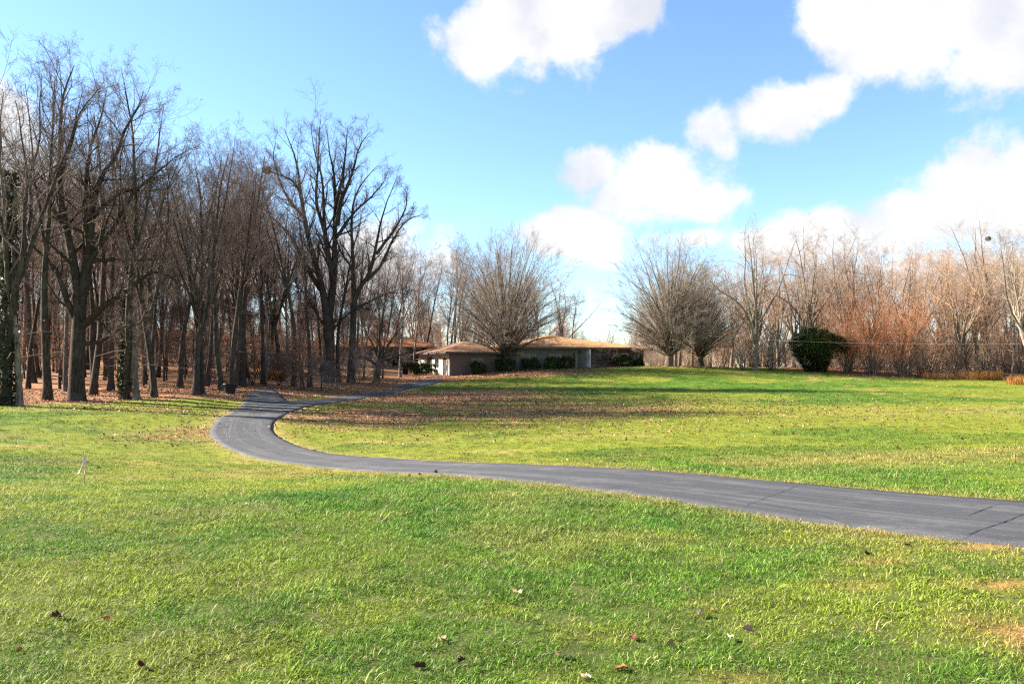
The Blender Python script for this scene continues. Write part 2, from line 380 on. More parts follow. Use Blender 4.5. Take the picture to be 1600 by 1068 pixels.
# ------------------------------------------------------------------ ground
def micro(x, y, rd): return (vnoise(x, y, .6, 77, 2)-1)*.045*sstep(rd, .1, .6)
def build_ground():
    ys = [-60, -40, -28, -20, -14, -10, -7, -5, -3.5, -2, -1, 0, .7, 1.4]; y = 2.0
    while y < 1500:
        ys.append(y); y += max(.12, min(.012*y, 1.0) if y < 150 else .06*y)
    ys = np.array(ys); n = 330
    s = np.linspace(-1, 1, n); s = s*(.55+.45*s*s)
    wid = 14+np.maximum(ys, 0)*1.05+np.maximum(-ys, 0)*.6
    X = s[None]*wid[:, None]; Y = np.repeat(ys[:, None], n, 1)
    Z = H(X, Y)
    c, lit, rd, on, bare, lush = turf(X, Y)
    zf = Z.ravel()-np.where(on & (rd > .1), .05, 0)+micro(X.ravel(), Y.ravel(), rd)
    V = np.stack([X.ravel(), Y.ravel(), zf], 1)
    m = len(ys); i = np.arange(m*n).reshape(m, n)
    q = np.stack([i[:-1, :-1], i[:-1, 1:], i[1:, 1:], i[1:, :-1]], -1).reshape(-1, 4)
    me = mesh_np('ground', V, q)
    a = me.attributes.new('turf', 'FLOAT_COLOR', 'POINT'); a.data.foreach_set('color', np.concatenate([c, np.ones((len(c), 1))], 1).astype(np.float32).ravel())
    a = me.attributes.new('litter', 'FLOAT', 'POINT'); a.data.foreach_set('value', lit.astype(np.float32))
    # soil and thatch between the blades where the turf is built blade by blade
    a = me.attributes.new('thatch', 'FLOAT', 'POINT'); a.data.foreach_set('value', ((1-sstep(Y.ravel(), 7, 24))*(1-bare)*np.where(rd < .12, .4, 1)).astype(np.float32))
    mt, k, b = mat('ground', .95, .1)
    at_ = k.n('ShaderNodeAttribute', attribute_name='turf').outputs['Color']; li = k.n('ShaderNodeAttribute', attribute_name='litter').outputs['Fac']
    P = posco(k); f1 = k.noise(P, 26, 5, .7); f2 = k.noise(P, 5, 5, .65)
    c0 = k.mix(1.0, at_, k.mix(f1, (.5,.5,.48), (1.25,1.22,1.1)), 'MULTIPLY')
    c0 = k.mix(k.m('MULTIPLY', k.ss(f2, .45, .75), .25), c0, (.14,.10,.05))
    th = k.n('ShaderNodeAttribute', attribute_name='thatch').outputs['Fac']; c0 = k.mix(k.m('MULTIPLY', th, .82), c0, k.mix(f1, (.034,.038,.012), (.115,.11,.035)))
    leaf = k.mix(k.ss(k.noise(P, 11, 4, .75), .3, .7), (.15,.07,.034), (.42,.21,.105))
    lf = k.ss(k.m('ADD', li, k.m('MULTIPLY', k.m('SUBTRACT', k.noise(P, 8, 5, .75), .5), 1.1)), .42, .72)
    k.set(b.inputs['Base Color'], k.mix(lf, c0, leaf)); bump(k, b, k.m('ADD', f1, f2), .7, .05)
    o = link_mesh('ground', me, None, [mt]); tag(o, 'rolling green lawn rising from the drive to the house and woods', kind='structure')
build_ground()

def asphalt():
    m, k, b = mat('asphalt', .85, .35)
    uv = k.n('ShaderNodeAttribute', attribute_name='along').outputs['Vector']   # x metres along, y metres across, z 0..1 across
    s = k.n('ShaderNodeSeparateXYZ', {0: uv}); P = posco(k)
    fine = k.noise(P, 70, 3, .8); mid = k.noise(P, 3.0, 6, .7)
    strk = k.noise(k.v('MULTIPLY', uv, (.22, 5.0, 0)), 1.0, 5, .7)
    t1 = k.m('ABSOLUTE', k.m('SUBTRACT', s.outputs[2], .27)); t2 = k.m('ABSOLUTE', k.m('SUBTRACT', s.outputs[2], .72))
    trk = k.m('SUBTRACT', 1.0, k.ss(k.m('MINIMUM', t1, t2), .02, .16))
    lightf = k.m('MULTIPLY', k.ss(k.m('ADD', strk, k.m('MULTIPLY', trk, .13)), .5, .82), .55)
    lightf = k.m('MULTIPLY', lightf, k.ss(fine, .25, .6))
    c = k.mix(fine, (.024,.024,.027), (.058,.057,.063))
    c = k.mix(k.ss(mid, .42, .72), c, (.038,.037,.041)); c = k.mix(lightf, c, (.16,.148,.132))
    pat = k.noise(P, .9, 7, .72); c = k.mix(k.m('MULTIPLY', k.ss(pat, .5, .66), .55), c, (.105,.098,.094)); c = k.mix(k.m('MULTIPLY', k.ss(k.noise(P, 1.7, 6, .7), .56, .66), .5), c, (.022,.022,.026))
    c = k.mix(k.m('MULTIPLY', k.ss(k.noise(P, 45, 2, .9), .58, .72), .6), c, (.20,.19,.175))
    k.set(b.inputs['Base Color'], c); bump(k, b, fine, .4, .008)
    return m
ASPH = asphalt()
def ribbon(name, A, B, lift, ncross, label):
    n = len(A); t = np.linspace(0, 1, ncross)
    P = A[:, None]*(1-t[None, :, None])+B[:, None]*t[None, :, None]
    jag = (vnoise(A[:, 0], A[:, 1], .5, 5, 3)-.5)*.22; jb = (vnoise(B[:, 0], B[:, 1], .5, 6, 3)-.5)*.22
    dirv = (B-A)/np.linalg.norm(B-A, axis=1)[:, None]
    P[:, 0] += dirv*jag[:, None]; P[:, -1] += dirv*jb[:, None]
    Z = H(P[..., 0], P[..., 1])+lift
    wdt = np.linalg.norm(B-A, axis=1)
    prof = np.concatenate([[-.09], np.r_[0, np.full(ncross-2, .012), 0], [-.09]])
    P = np.concatenate([P[:, :1], P, P[:, -1:]], 1); Z = np.concatenate([Z[:, :1], Z, Z[:, -1:]], 1)+prof[None]
    V = np.concatenate([P, Z[..., None]], -1); nc = ncross+2
    i = np.arange(n*nc).reshape(n, nc); q = np.stack([i[:-1, :-1], i[1:, :-1], i[1:, 1:], i[:-1, 1:]], -1).reshape(-1, 4)
    if np.cross(np.append(V[1,1,:2]-V[0,1,:2],0), np.append(V[0,2,:2]-V[0,1,:2],0))[2] < 0: q = q[:, ::-1]
    me = mesh_np(name, V.reshape(-1, 3), q)
    al = np.r_[0, np.cumsum(np.linalg.norm(np.diff((A+B)/2, axis=0), axis=1))]
    tt = np.r_[0, t, 1]
    at_ = np.stack([np.repeat(al[:, None], nc, 1), tt[None]*wdt[:, None], np.repeat(tt[None], n, 0)], -1)
    a = me.attributes.new('along', 'FLOAT_VECTOR', 'POINT'); a.data.foreach_set('vector', at_.astype(np.float32).ravel())
    o = link_mesh(name, me, None, [ASPH]); tag(o, label, kind='structure'); return o
drive = ribbon('driveway', EO, EI, .012, 13, 'grey asphalt driveway curving across the lawn up to the house')
spur = ribbon('parking_spur', SP_L, SP_R, .020, 9, 'short asphalt spur off the driveway running into the woods')
crackm = plain('tar', (.012,.012,.013), .3, 8, .7)
dust = plain('tyre_dust', (.095,.09,.085), .45, 25, .9)
def strip(name, pix, w, m, lift, jit=.02, seed=0):
    rg = np.random.default_rng(seed)
    p = np.array([hit(*q)[:2] for q in pix]); d = np.r_[0, np.cumsum(np.linalg.norm(np.diff(p, axis=0), axis=1))]
    n = max(8, int(d[-1]/.08)); q = np.linspace(0, d[-1], n); p = np.stack([np.interp(q, d, p[:, j]) for j in range(2)], 1)
    p += np.cumsum(rg.normal(0, jit, p.shape), 0)*.5
    t = np.gradient(p, axis=0); t /= np.linalg.norm(t, axis=1)[:, None]+1e-9; nn = np.stack([-t[:, 1], t[:, 0]], 1)
    ww = w*rg.uniform(.4, 1.2, n)[:, None]*np.sin(np.linspace(.15, math.pi-.15, n))[:, None]**.4
    A = p-nn*ww/2; B = p+nn*ww/2; V = np.stack([np.c_[A, H(A[:, 0], A[:, 1])+lift], np.c_[B, H(B[:, 0], B[:, 1])+lift]], 1).reshape(-1, 3)
    i = np.arange(n-1)*2; qd = np.stack([i, i+1, i+3, i+2], 1)
    if np.cross(V[qd[0,1]]-V[qd[0,0]], V[qd[0,3]]-V[qd[0,0]])[2] < 0: qd = qd[:, ::-1]
    return link_mesh(name, mesh_np(name, V, qd), drive, [m])
strip('crack', [(1503,843),(1530,832),(1557,823.6),(1582,814),(1598,806)], .015, crackm, .030, .012, 1)
strip('crack', [(1511,809),(1534,798),(1556,789)], .013, crackm, .030, .012, 2)
for j, pp in enumerate([[(1160,797),(1195,780),(1240,766),(1270,757)],[(700,740),(720,733),(738,726)],[(1330,822),(1290,808),(1235,797),(1180,786)],[(352,690),(372,684),(396,688),(415,683)]]):
    strip('crack', pp, .009, crackm, .030, .02, 60+j)
for j, pp in enumerate([[(357,662),(354,672),(358,684),(363,692)],[(367,658),(361,668),(360,680),(366,690)],[(385,672),(391,680),(398,686)],[(378,653),(390,646),(396,643)],[(402,670),(410,680),(424,690)],[(372,690),(400,702),(440,711)]]):
    strip('tyre_mark', pp, .07, dust, .030, .015, 20+j)
# ------------------------------------------------------------------ scattered ground cover
def scatter(name, P, rot, scl, tint, protos, label, idx):
    me = bpy.data.meshes.new(name); n = len(P)
    me.vertices.add(n); me.vertices.foreach_set('co', np.asarray(P, np.float32).ravel())
    def put(nm, typ, key, arr):
        a = me.attributes.new(nm, typ, 'POINT'); a.data.foreach_set(key, arr.ravel())
    put('rot', 'FLOAT_VECTOR', 'vector', np.asarray(rot, np.float32)); put('scl', 'FLOAT', 'value', np.asarray(scl, np.float32))
    put('idx', 'INT', 'value', np.asarray(idx, np.int32))
    put('tint', 'FLOAT_COLOR', 'color', np.concatenate([tint, np.ones((n, 1))], 1).astype(np.float32))
    o = link_mesh(name, me); tag(o, label, kind='stuff')
    pc = bpy.data.collections.new(name+' source')
    for p in protos: pc.objects.link(p)
    g = bpy.data.node_groups.new(name, 'GeometryNodeTree'); g.is_modifier = True
    g.interface.new_socket('Geometry', in_out='INPUT', socket_type='NodeSocketGeometry'); g.interface.new_socket('Geometry', in_out='OUTPUT', socket_type='NodeSocketGeometry')
    N = g.nodes; L = g.links
    gi = N.new('NodeGroupInput'); go = N.new('NodeGroupOutput'); ip = N.new('GeometryNodeInstanceOnPoints'); ci = N.new('GeometryNodeCollectionInfo')
    ci.inputs['Collection'].default_value = pc; ci.inputs['Separate Children'].default_value = True; ci.inputs['Reset Children'].default_value = True
    def na(nm, typ):
        q = N.new('GeometryNodeInputNamedAttribute'); q.data_type = typ; q.inputs['Name'].default_value = nm; return q.outputs['Attribute']
    ip.inputs['Pick Instance'].default_value = True
    L.new(gi.outputs[0], ip.inputs['Points']); L.new(ci.outputs[0], ip.inputs['Instance']); L.new(na('idx', 'INT'), ip.inputs['Instance Index'])
    L.new(na('rot', 'FLOAT_VECTOR'), ip.inputs['Rotation']); L.new(na('scl', 'FLOAT'), ip.inputs['Scale']); L.new(ip.outputs[0], go.inputs[0])
    md = o.modifiers.new('scatter', 'NODES'); md.node_group = g
    return o
def blade_mat():
    m = bpy.data.materials.new('grass_blade'); m.use_nodes = True; k = NT(m.node_tree)
    t = k.n('ShaderNodeAttribute', attribute_name='tint', attribute_type='INSTANCER').outputs['Color']
    g = k.n('ShaderNodeNewGeometry').outputs['Random Per Island']
    c = k.mix(1.0, t, k.mix(g, (.46,.55,.5), (1.5,1.36,1.35)), 'MULTIPLY')
    c = k.mix(k.m('MULTIPLY', k.ss(g, .91, .95), .7), c, (.50,.43,.22))
    d = k.n('ShaderNodeBsdfPrincipled', {'Base Color': c, 'Roughness': .6}); d.inputs['Specular IOR Level'].default_value = .15
    tr = k.n('ShaderNodeBsdfTranslucent', {'Color': c}); s = k.n('ShaderNodeMixShader', {0: .3, 1: d, 2: tr})
    k.n('ShaderNodeOutputMaterial', {'Surface': s}); return m
BLADE = blade_mat()
def clump(seed, n, rad, l0, l1, w, lean):
    rg = np.random.default_rng(seed)
    a = rg.uniform(0, 2*math.pi, n); r = rad*np.sqrt(rg.random(n)); base = np.stack([r*np.cos(a), r*np.sin(a), np.full(n, -.012)], 1)
    ln = rg.uniform(l0, l1, n); az = rg.uniform(0, 2*math.pi, n); th = rg.normal(lean, .28, n).clip(.05, 1.45); ww = w*rg.uniform(.6, 1.25, n)
    def dirn(t): return np.stack([np.sin(t)*np.cos(az), np.sin(t)*np.sin(az), np.cos(t)], 1)
    p1 = base+dirn(th)*(ln*.55)[:, None]; p2 = p1+dirn((th+rg.uniform(.2, .8, n)).clip(0, 1.8))*(ln*.5)[:, None]
    f = az+math.pi/2+rg.normal(0, .5, n); sd = np.stack([np.cos(f), np.sin(f), np.zeros(n)], 1)
    V = np.stack([base-sd*(ww*.5)[:, None], base+sd*(ww*.5)[:, None], p1+sd*(ww*.45)[:, None], p1-sd*(ww*.45)[:, None], p2], 1).reshape(-1, 3)
    b = np.arange(n)*5
    me = mesh_np('grass_clump', V, np.stack([b, b+1, b+2, b+3], 1), np.stack([b+3, b+2, b+4], 1)); me.materials.append(BLADE)
    return bpy.data.objects.new('grass_clump', me)
rng = np.random.default_rng(11)
def band(y0, y1, dens, marg=3.0):
    """random points in the viewed wedge of the lawn"""
    A = (y1-y0)*2*((y0+y1)/2*.66+marg); n = int(A*dens)
    y = np.sqrt(rng.uniform(y0*y0, y1*y1, n)) if y0 > 8 else rng.uniform(y0, y1, n)
    x = rng.uniform(-1, 1, n)*(y*.66+marg); return x, y
def lay_grass():
    xs = []; ys = []; sc = []; bandid = []
    for bi, (y0, y1, d, s) in enumerate([(2.2, 5.5, 330, .85), (5.5, 9, 230, .95), (9, 14, 130, 1.1), (14, 22, 52, 1.4), (22, 40, 15, 1.7), (40, 66, 5.5, 2.2), (66, 95, 3.0, 2.5)]):
        x, y = band(y0, y1, d); xs.append(x); ys.append(y); sc.append(np.full(len(x), s)); bandid.append(np.full(len(x), bi))
    x = np.concatenate(xs); y = np.concatenate(ys); s = np.concatenate(sc); bi = np.concatenate(bandid)
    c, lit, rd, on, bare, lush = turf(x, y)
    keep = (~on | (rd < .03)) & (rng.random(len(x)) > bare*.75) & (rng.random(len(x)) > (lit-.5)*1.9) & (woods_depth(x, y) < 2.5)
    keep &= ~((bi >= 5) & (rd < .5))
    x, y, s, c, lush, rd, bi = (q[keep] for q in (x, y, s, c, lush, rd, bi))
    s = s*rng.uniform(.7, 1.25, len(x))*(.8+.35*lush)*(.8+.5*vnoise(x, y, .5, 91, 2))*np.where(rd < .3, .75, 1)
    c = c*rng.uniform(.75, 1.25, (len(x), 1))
    idx = rng.integers(0, 5, len(x)); u = rng.random(len(x)); idx = np.where((u < .035*(.3+lush)) & (bi < 3), 5, idx); idx = np.where((u > .985) & (bi < 3), 6, idx)
    c[idx == 6] = (.42, .35, .17)
    z = H(x, y)+micro(x, y, rd); rot = np.stack([rng.normal(0, .06, len(x)), rng.normal(0, .06, len(x)), rng.uniform(0, 6.28, len(x))], 1)
    pr = [clump(i, 34, .085, .026, .066, .0058, .78) for i in range(5)]+[clump(8, 22, .09, .07, .14, .0056, .95), clump(9, 9, .09, .06, .13, .005, 1.0)]
    for i, p in enumerate(pr): p.name = 'clump_%d' % i
    scatter('lawn_grass', np.stack([x, y, z], 1), rot, s, c, pr, 'mown green lawn grass with straw coloured patches', idx)
    return len(x)
NG = lay_grass()

# fallen leaves
def leaf_mesh(seed, curl, lobes=4, L=1.0, wid=.36, name='leaf'):
    rg = np.random.default_rng(seed); n = 11; t = np.linspace(0, 1, n)
    w = wid*np.sin(math.pi*t**.85)**.7*(1+.28*np.sin(t*lobes*2*math.pi+rg.random()))*np.where(t < .12, .12, 1)
    w[-1] = .01; w[0] = .012
    yy = (t-.5)*L; z0 = .10*np.sin(t*3+rg.random()*3)+curl*.5*(t-.5)**2
    V = []
    for j in range(n):
        for s in (-1, -.5, 0, .5, 1):
            V.append((s*w[j]*(1-.25*abs(curl)*abs(s)), yy[j], z0[j]+curl*abs(s)**1.6*w[j]*1.1+rg.normal(0, .012)))
    V = np.array(V); i = np.arange(n*5).reshape(n, 5)
    q = np.stack([i[:-1, :-1], i[:-1, 1:], i[1:, 1:], i[1:, :-1]], -1).reshape(-1, 4)
    return mesh_np(name, V, q)
def litter_mat():
    m = bpy.data.materials.new('litter_leaf'); m.use_nodes = True; k = NT(m.node_tree)
    t = k.n('ShaderNodeAttribute', attribute_name='tint', attribute_type='INSTANCER').outputs['Color']
    n = k.noise(objco(k), 5, 4, .6); c = k.mix(1.0, t, k.mix(n, (.7,.7,.7), (1.25,1.2,1.1)), 'MULTIPLY')
    d = k.n('ShaderNodeBsdfPrincipled', {'Base Color': c, 'Roughness': .7}); tr = k.n('ShaderNodeBsdfTranslucent', {'Color': c})
    k.n('ShaderNodeOutputMaterial', {'Surface': k.n('ShaderNodeMixShader', {0: .15, 1: d, 2: tr})}); return m
def lay_litter():
    x = []; y = []
    for (y0, y1, d) in [(4, 14, 1.2), (14, 26, 2.6), (26, 60, 20), (60, 100, 13)]:
        a, b = band(y0, y1, d, 4); x.append(a); y.append(b)
    x = np.concatenate(x); y = np.concatenate(y); c, lit, rd, on, bare, lush = turf(x, y)
    p = np.clip(lit*1.15-.03, 0, 1)+.02+np.where(y < 20, .06, 0)
    p = np.where(on, p*.10, p); keep = (rng.random(len(x)) < p) & (woods_depth(x, y) < 14)
    x = x[keep]; y = y[keep]; on = on[keep]; n = len(x)
    cols = np.array([(.13,.065,.036), (.24,.105,.045), (.35,.16,.065), (.40,.24,.13), (.46,.35,.22), (.08,.045,.03)])
    tint = cols[rng.choice(6, n, p=[.24,.26,.2,.15,.05,.1])]*rng.uniform(.75, 1.2, (n, 1))
    s = rng.uniform(.06, .12, n)*(1+np.clip((y-26)/50, 0, 1)*.5)
    s = np.where(y < 14, s*.6, s)
    rot = np.stack([rng.normal(0, .5, n), rng.normal(0, .5, n), rng.uniform(0, 6.28, n)], 1)
    z = H(x, y)+np.where(on, .035, rng.uniform(.02, .06, n))
    lm = litter_mat(); pr = []
    for i in range(4):
        o = bpy.data.objects.new('litter_%d' % i, leaf_mesh(i, [.5, -.4, .9, .2][i])); o.data.materials.append(lm); pr.append(o)
    scatter('leaf_litter', np.stack([x, y, z], 1), rot, s, tint, pr, 'brown fallen leaves strewn over the lawn below the trees', rng.integers(0, 4, n))
    return n
NL = lay_litter()

# ------------------------------------------------------------------ bare trees
def nrm(v): return v/(np.linalg.norm(v, axis=-1, keepdims=True)+1e-9)
def perp(d):
    ref = np.where(np.abs(d[..., 2:3]) < .9, np.array([0, 0, 1.]), np.array([1., 0, 0])); a = nrm(np.cross(d, ref)); return a, np.cross(d, a)
def march(rg, p0, d0, ln, r0, r1, K, wig, up, bias=None):
    N = len(p0); P = np.empty((N, K, 3)); P[:, 0] = p0; d = nrm(d0); st = (ln/(K-1))[:, None]
    for j in range(1, K):
        d = nrm(d+rg.normal(0, wig, (N, 3))+np.array([0, 0, up])+(0 if bias is None else bias)); P[:, j] = P[:, j-1]+d*st
    t = np.linspace(0, 1, K)[None]; Rr = r0[:, None]*(1-t)+r1[:, None]*t
    return P, Rr
def sprout(rg, P, Rr, n, t0, t1, ang, angsd, lf, lsd, K, wig, up, rf=.6, rend=.35, rmin=.006, taper=.6, lmin=.25, spread_t=True):
    """n children on every branch of a level"""
    N, Kp, _ = P.shape
    seg = np.linalg.norm(np.diff(P, axis=1), axis=2).sum(1)
    tt = (np.arange(n)[None]+rg.uniform(.1, .9, (N, n)))/n*(t1-t0)+t0 if spread_t else rg.uniform(t0, t1, (N, n))
    f = tt*(Kp-1); i = np.minimum(f.astype(int), Kp-2); fr = (f-i)[..., None]; ix = np.arange(N)[:, None]
    p0 = P[ix, i]*(1-fr)+P[ix, i+1]*fr; dp = nrm(P[ix, i+1]-P[ix, i]); rp = Rr[ix, i]*(1-fr[..., 0])+Rr[ix, i+1]*fr[..., 0]
    a, b = perp(dp); ph = rg.uniform(0, 6.28, (N, 1))+np.arange(n)[None]*2.4+rg.normal(0, .4, (N, n))
    th = np.clip(rg.normal(ang, angsd, (N, n)), .1, 1.7)
    d = dp*np.cos(th)[..., None]+(a*np.cos(ph)[..., None]+b*np.sin(ph)[..., None])*np.sin(th)[..., None]
    ln = np.maximum(seg[:, None]*lf*(1-taper*tt)*np.exp(rg.normal(0, lsd, (N, n))), lmin)
    r0 = np.maximum(rp*rf*rg.uniform(.7, 1.1, (N, n)), rmin); M = N*n
    r0 = r0.reshape(M); return march(rg, p0.reshape(M, 3), d.reshape(M, 3), ln.reshape(M), r0, np.maximum(r0*rend, rmin*.6), K, wig, up)
class Tubes:
    def __init__(s): s.V = []; s.Q = []; s.n = 0
    def add(s, P, Rr, S):
        N, K, _ = P.shape; t = np.empty_like(P); t[:, 1:-1] = P[:, 2:]-P[:, :-2]; t[:, 0] = P[:, 1]-P[:, 0]; t[:, -1] = P[:, -1]-P[:, -2]
        t = nrm(t); m = nrm(t.mean(1, keepdims=True)); a0, b0 = perp(m)
        a = nrm(a0-t*(a0*t).sum(-1, keepdims=True)); b = np.cross(t, a)
        w = np.arange(S)*2*math.pi/S; c = np.cos(w)[None, None, :, None]; sn = np.sin(w)[None, None, :, None]
        V = P[:, :, None]+Rr[:, :, None, None]*(a[:, :, None]*c+b[:, :, None]*sn)
        i = np.arange(N*K*S).reshape(N, K, S)+s.n; j = np.roll(i, -1, 2)
        s.Q.append(np.stack([i[:, :-1], j[:, :-1], j[:, 1:], i[:, 1:]], -1).reshape(-1, 4)); s.V.append(V.reshape(-1, 3)); s.n += N*K*S
    def mesh(s, name, m):
        me = mesh_np(name, np.concatenate(s.V), np.concatenate(s.Q)); me.materials.append(MATS[m]); return me
def chaik(pts, K):
    """smooth a hand-laid limb and resample it to K points; columns x y z r"""
    p = np.array(pts, float)
    for _ in range(2):
        q = np.empty((2*len(p), p.shape[1])); q[0] = p[0]; q[-1] = p[-1]
        q[1:-1:2] = .75*p[:-1]+.25*p[1:]; q[2::2] = .25*p[:-1]+.75*p[1:]; p = q
    d = np.r_[0, np.cumsum(np.linalg.norm(np.diff(p[:, :3], axis=0), axis=1))]; u = np.linspace(0, d[-1], K)
    return np.stack([np.interp(u, d, p[:, i]) for i in range(4)], 1)
def leaves_at(rg, P, n_max, size, droop=.3):
    tip = P[:, -1]; tip = tip[rg.permutation(len(tip))[:n_max]]; n = len(tip)
    tip = tip+rg.normal(0, size*.8, (n, 3)); d = nrm(rg.normal(0, 1, (n, 3))-np.array([0, 0, droop])); a, b = perp(d)
    s = size*rg.uniform(.6, 1.3, (n, 1)); V = np.stack([tip, tip+d*s*.5+a*s*.32, tip+d*s, tip+d*s*.5-a*s*.32], 1)
    return V.reshape(-1, 3), np.arange(n*4).reshape(n, 4)
TREES = {}
def finish(name, trunk, crown, bm, tm, leaves=None, lm=None, cname='crown'):
    TREES[name] = [('trunk', trunk.mesh('trunk', bm)), (cname, crown.mesh(cname, tm))]
    if leaves is not None:
        me = mesh_np('leaves', leaves[0], leaves[1]); me.materials.append(MATS[lm]); TREES[name].append(('leaves', me))
def flare(P, Rr, amt=.55):
    h = P[..., 2]-P[:, :1, 2]; return Rr*(1+amt*np.exp(-h/.45))
def forest_tree(name, seed, h, r, clear, bm, tm, lean=.02, n1=20, leaves=0, lm='dead_leaf', ang=.85, n2=6, n3=5, n4=4, lf=.36, up1=.10):
    rg = np.random.default_rng(seed); T = Tubes(); Cn = Tubes()
    P, Q = march(rg, np.array([[0, 0, -.35]]), np.array([[rg.normal(0, .03), rg.normal(0, .03), 1.]]), np.array([h+.35]), np.array([r]), np.array([r*.12]), 18, .035, .03, np.array([[lean, 0, 0]]))
    T.add(P, flare(P, Q), 10)
    if rg.random() < .8:          # a fork in the upper half
        Pf, Qf = sprout(rg, P, Q, 2, .38, .6, .32, .08, .55, .1, 12, .05, .06, .72, .15, .01, .2); T.add(Pf, Qf, 8)
    else: Pf = None
    P1, Q1 = sprout(rg, P, Q, n1, clear, .985, ang, .2, lf, .22, 9, .10, up1, .55, .25, .01, .55); Cn.add(P1, Q1, 6)
    if Pf is not None:
        Pg, Qg = sprout(rg, Pf, Qf, 8, .25, .98, .7, .2, .4, .2, 9, .10, .08, .6, .25, .01, .5); Cn.add(Pg, Qg, 5); P1 = np.concatenate([P1, Pg]); Q1 = np.concatenate([Q1, Qg])
    # a few dead stubs low on the trunk
    P0, Q0 = sprout(rg, P, Q, 5, .12, clear, 1.25, .2, .10, .4, 5, .14, -.02, .22, .3, .006, .1); Cn.add(P0, Q0, 4)
    P2, Q2 = sprout(rg, P1, Q1, n2, .22, .98, .75, .2, .42, .25, 6, .13, .05, .6, .35, .007, .5); Cn.add(P2, Q2, 4)
    P3, Q3 = sprout(rg, P2, Q2, n3, .2, 1, .7, .2, .5, .25, 4, .15, .04, .62, .4, .0055, .4); Cn.add(P3, Q3, 3)
    P4, Q4 = sprout(rg, P3, Q3, n4, .2, 1, .65, .2, .55, .25, 2, .15, .03, .7, .5, .0045, .3, .2); Cn.add(P4, Q4, 3)
    lv = leaves_at(rg, P4, leaves, .11) if leaves else None
    finish(name, T, Cn, bm, tm, lv, lm)
def dome_tree(name, seed, hgt, rad, trunk_h, r, bm, tm, nl=34, n2=12, n3=9, n4=5, amin=.05, amax=1.28, stems=1):
    """short trunk, many rising limbs, twigs ending on a dome"""
    rg = np.random.default_rng(seed); T = Tubes(); Cn = Tubes()
    for s in range(stems):
        P, Q = march(rg, np.array([[rg.normal(0, .35) if s else 0, rg.normal(0, .3) if s else 0, -.3]]), np.array([[rg.normal(0, .12) if s else 0, 0, 1.]]), np.array([trunk_h+.3]), np.array([r/(1+.45*s)]), np.array([r*.75/(1+.45*s)]), 8, .03, .02)
        T.add(P, flare(P, Q, .35), 12)
        n = nl//stems; u = (np.arange(n)+.5)/n; th = amin+(amax-amin)*u**.85+rg.normal(0, .05, n); ph = rg.uniform(0, 6.28)+np.arange(n)*2.4
        f = .55+.45*(1-u); i = np.minimum((f*7).astype(int), 6); p0 = P[0, i]+(P[0, i+1]-P[0, i])*((f*7)-i)[:, None]
        d = np.stack([np.sin(th)*np.cos(ph), np.sin(th)*np.sin(ph), np.cos(th)], 1)
        cz_ = hgt*.52; az_ = hgt-cz_; qa = (np.sin(th)/rad)**2+(np.cos(th)/az_)**2; qb = np.cos(th)*(trunk_h-cz_)/az_**2; qc = ((trunk_h-cz_)/az_)**2-1
        L = (-qb+np.sqrt(np.maximum(qb*qb-qa*qc, 0)))/qa; L = np.maximum(L, 3.0)*rg.uniform(.86, .99, n)
        L *= .89; r0 = r*rg.uniform(.15, .30, n)*(1-.25*u)
        c0 = nrm(d*np.array([.75, .75, 1.])+np.array([0, 0, .35]))*(L*.5)[:, None]; t_ = np.linspace(0, 1, 14)[None, :, None]
        P1 = p0[:, None]+2*t_*(1-t_)*c0[:, None]+t_*t_*(d*L[:, None])[:, None]; wb = rg.normal(0, .06, P1.shape); wb[:, 0] = 0; P1 = P1+np.cumsum(wb, 1)*np.array([1, 1, .6])
        Q1 = r0[:, None]*(1-.9*t_[..., 0]); T.add(P1, Q1, 7)
        P2, Q2 = sprout(rg, P1, Q1, n2, .16, .98, .46, .14, .38, .2, 7, .05, .01, .5, .25, .010, .55); Cn.add(P2, Q2, 4)
        P3, Q3 = sprout(rg, P2, Q2, n3, .15, .98, .45, .14, .42, .2, 4, .06, .02, .5, .4, .0085, .4); Cn.add(P3, Q3, 3)
        P4, Q4 = sprout(rg, P3, Q3, n4, .15, 1, .45, .15, .62, .25, 2, .09, .02, .6, .6, .0068, .4, .32); Cn.add(P4, Q4, 3)
    finish(name, T, Cn, bm, tm)
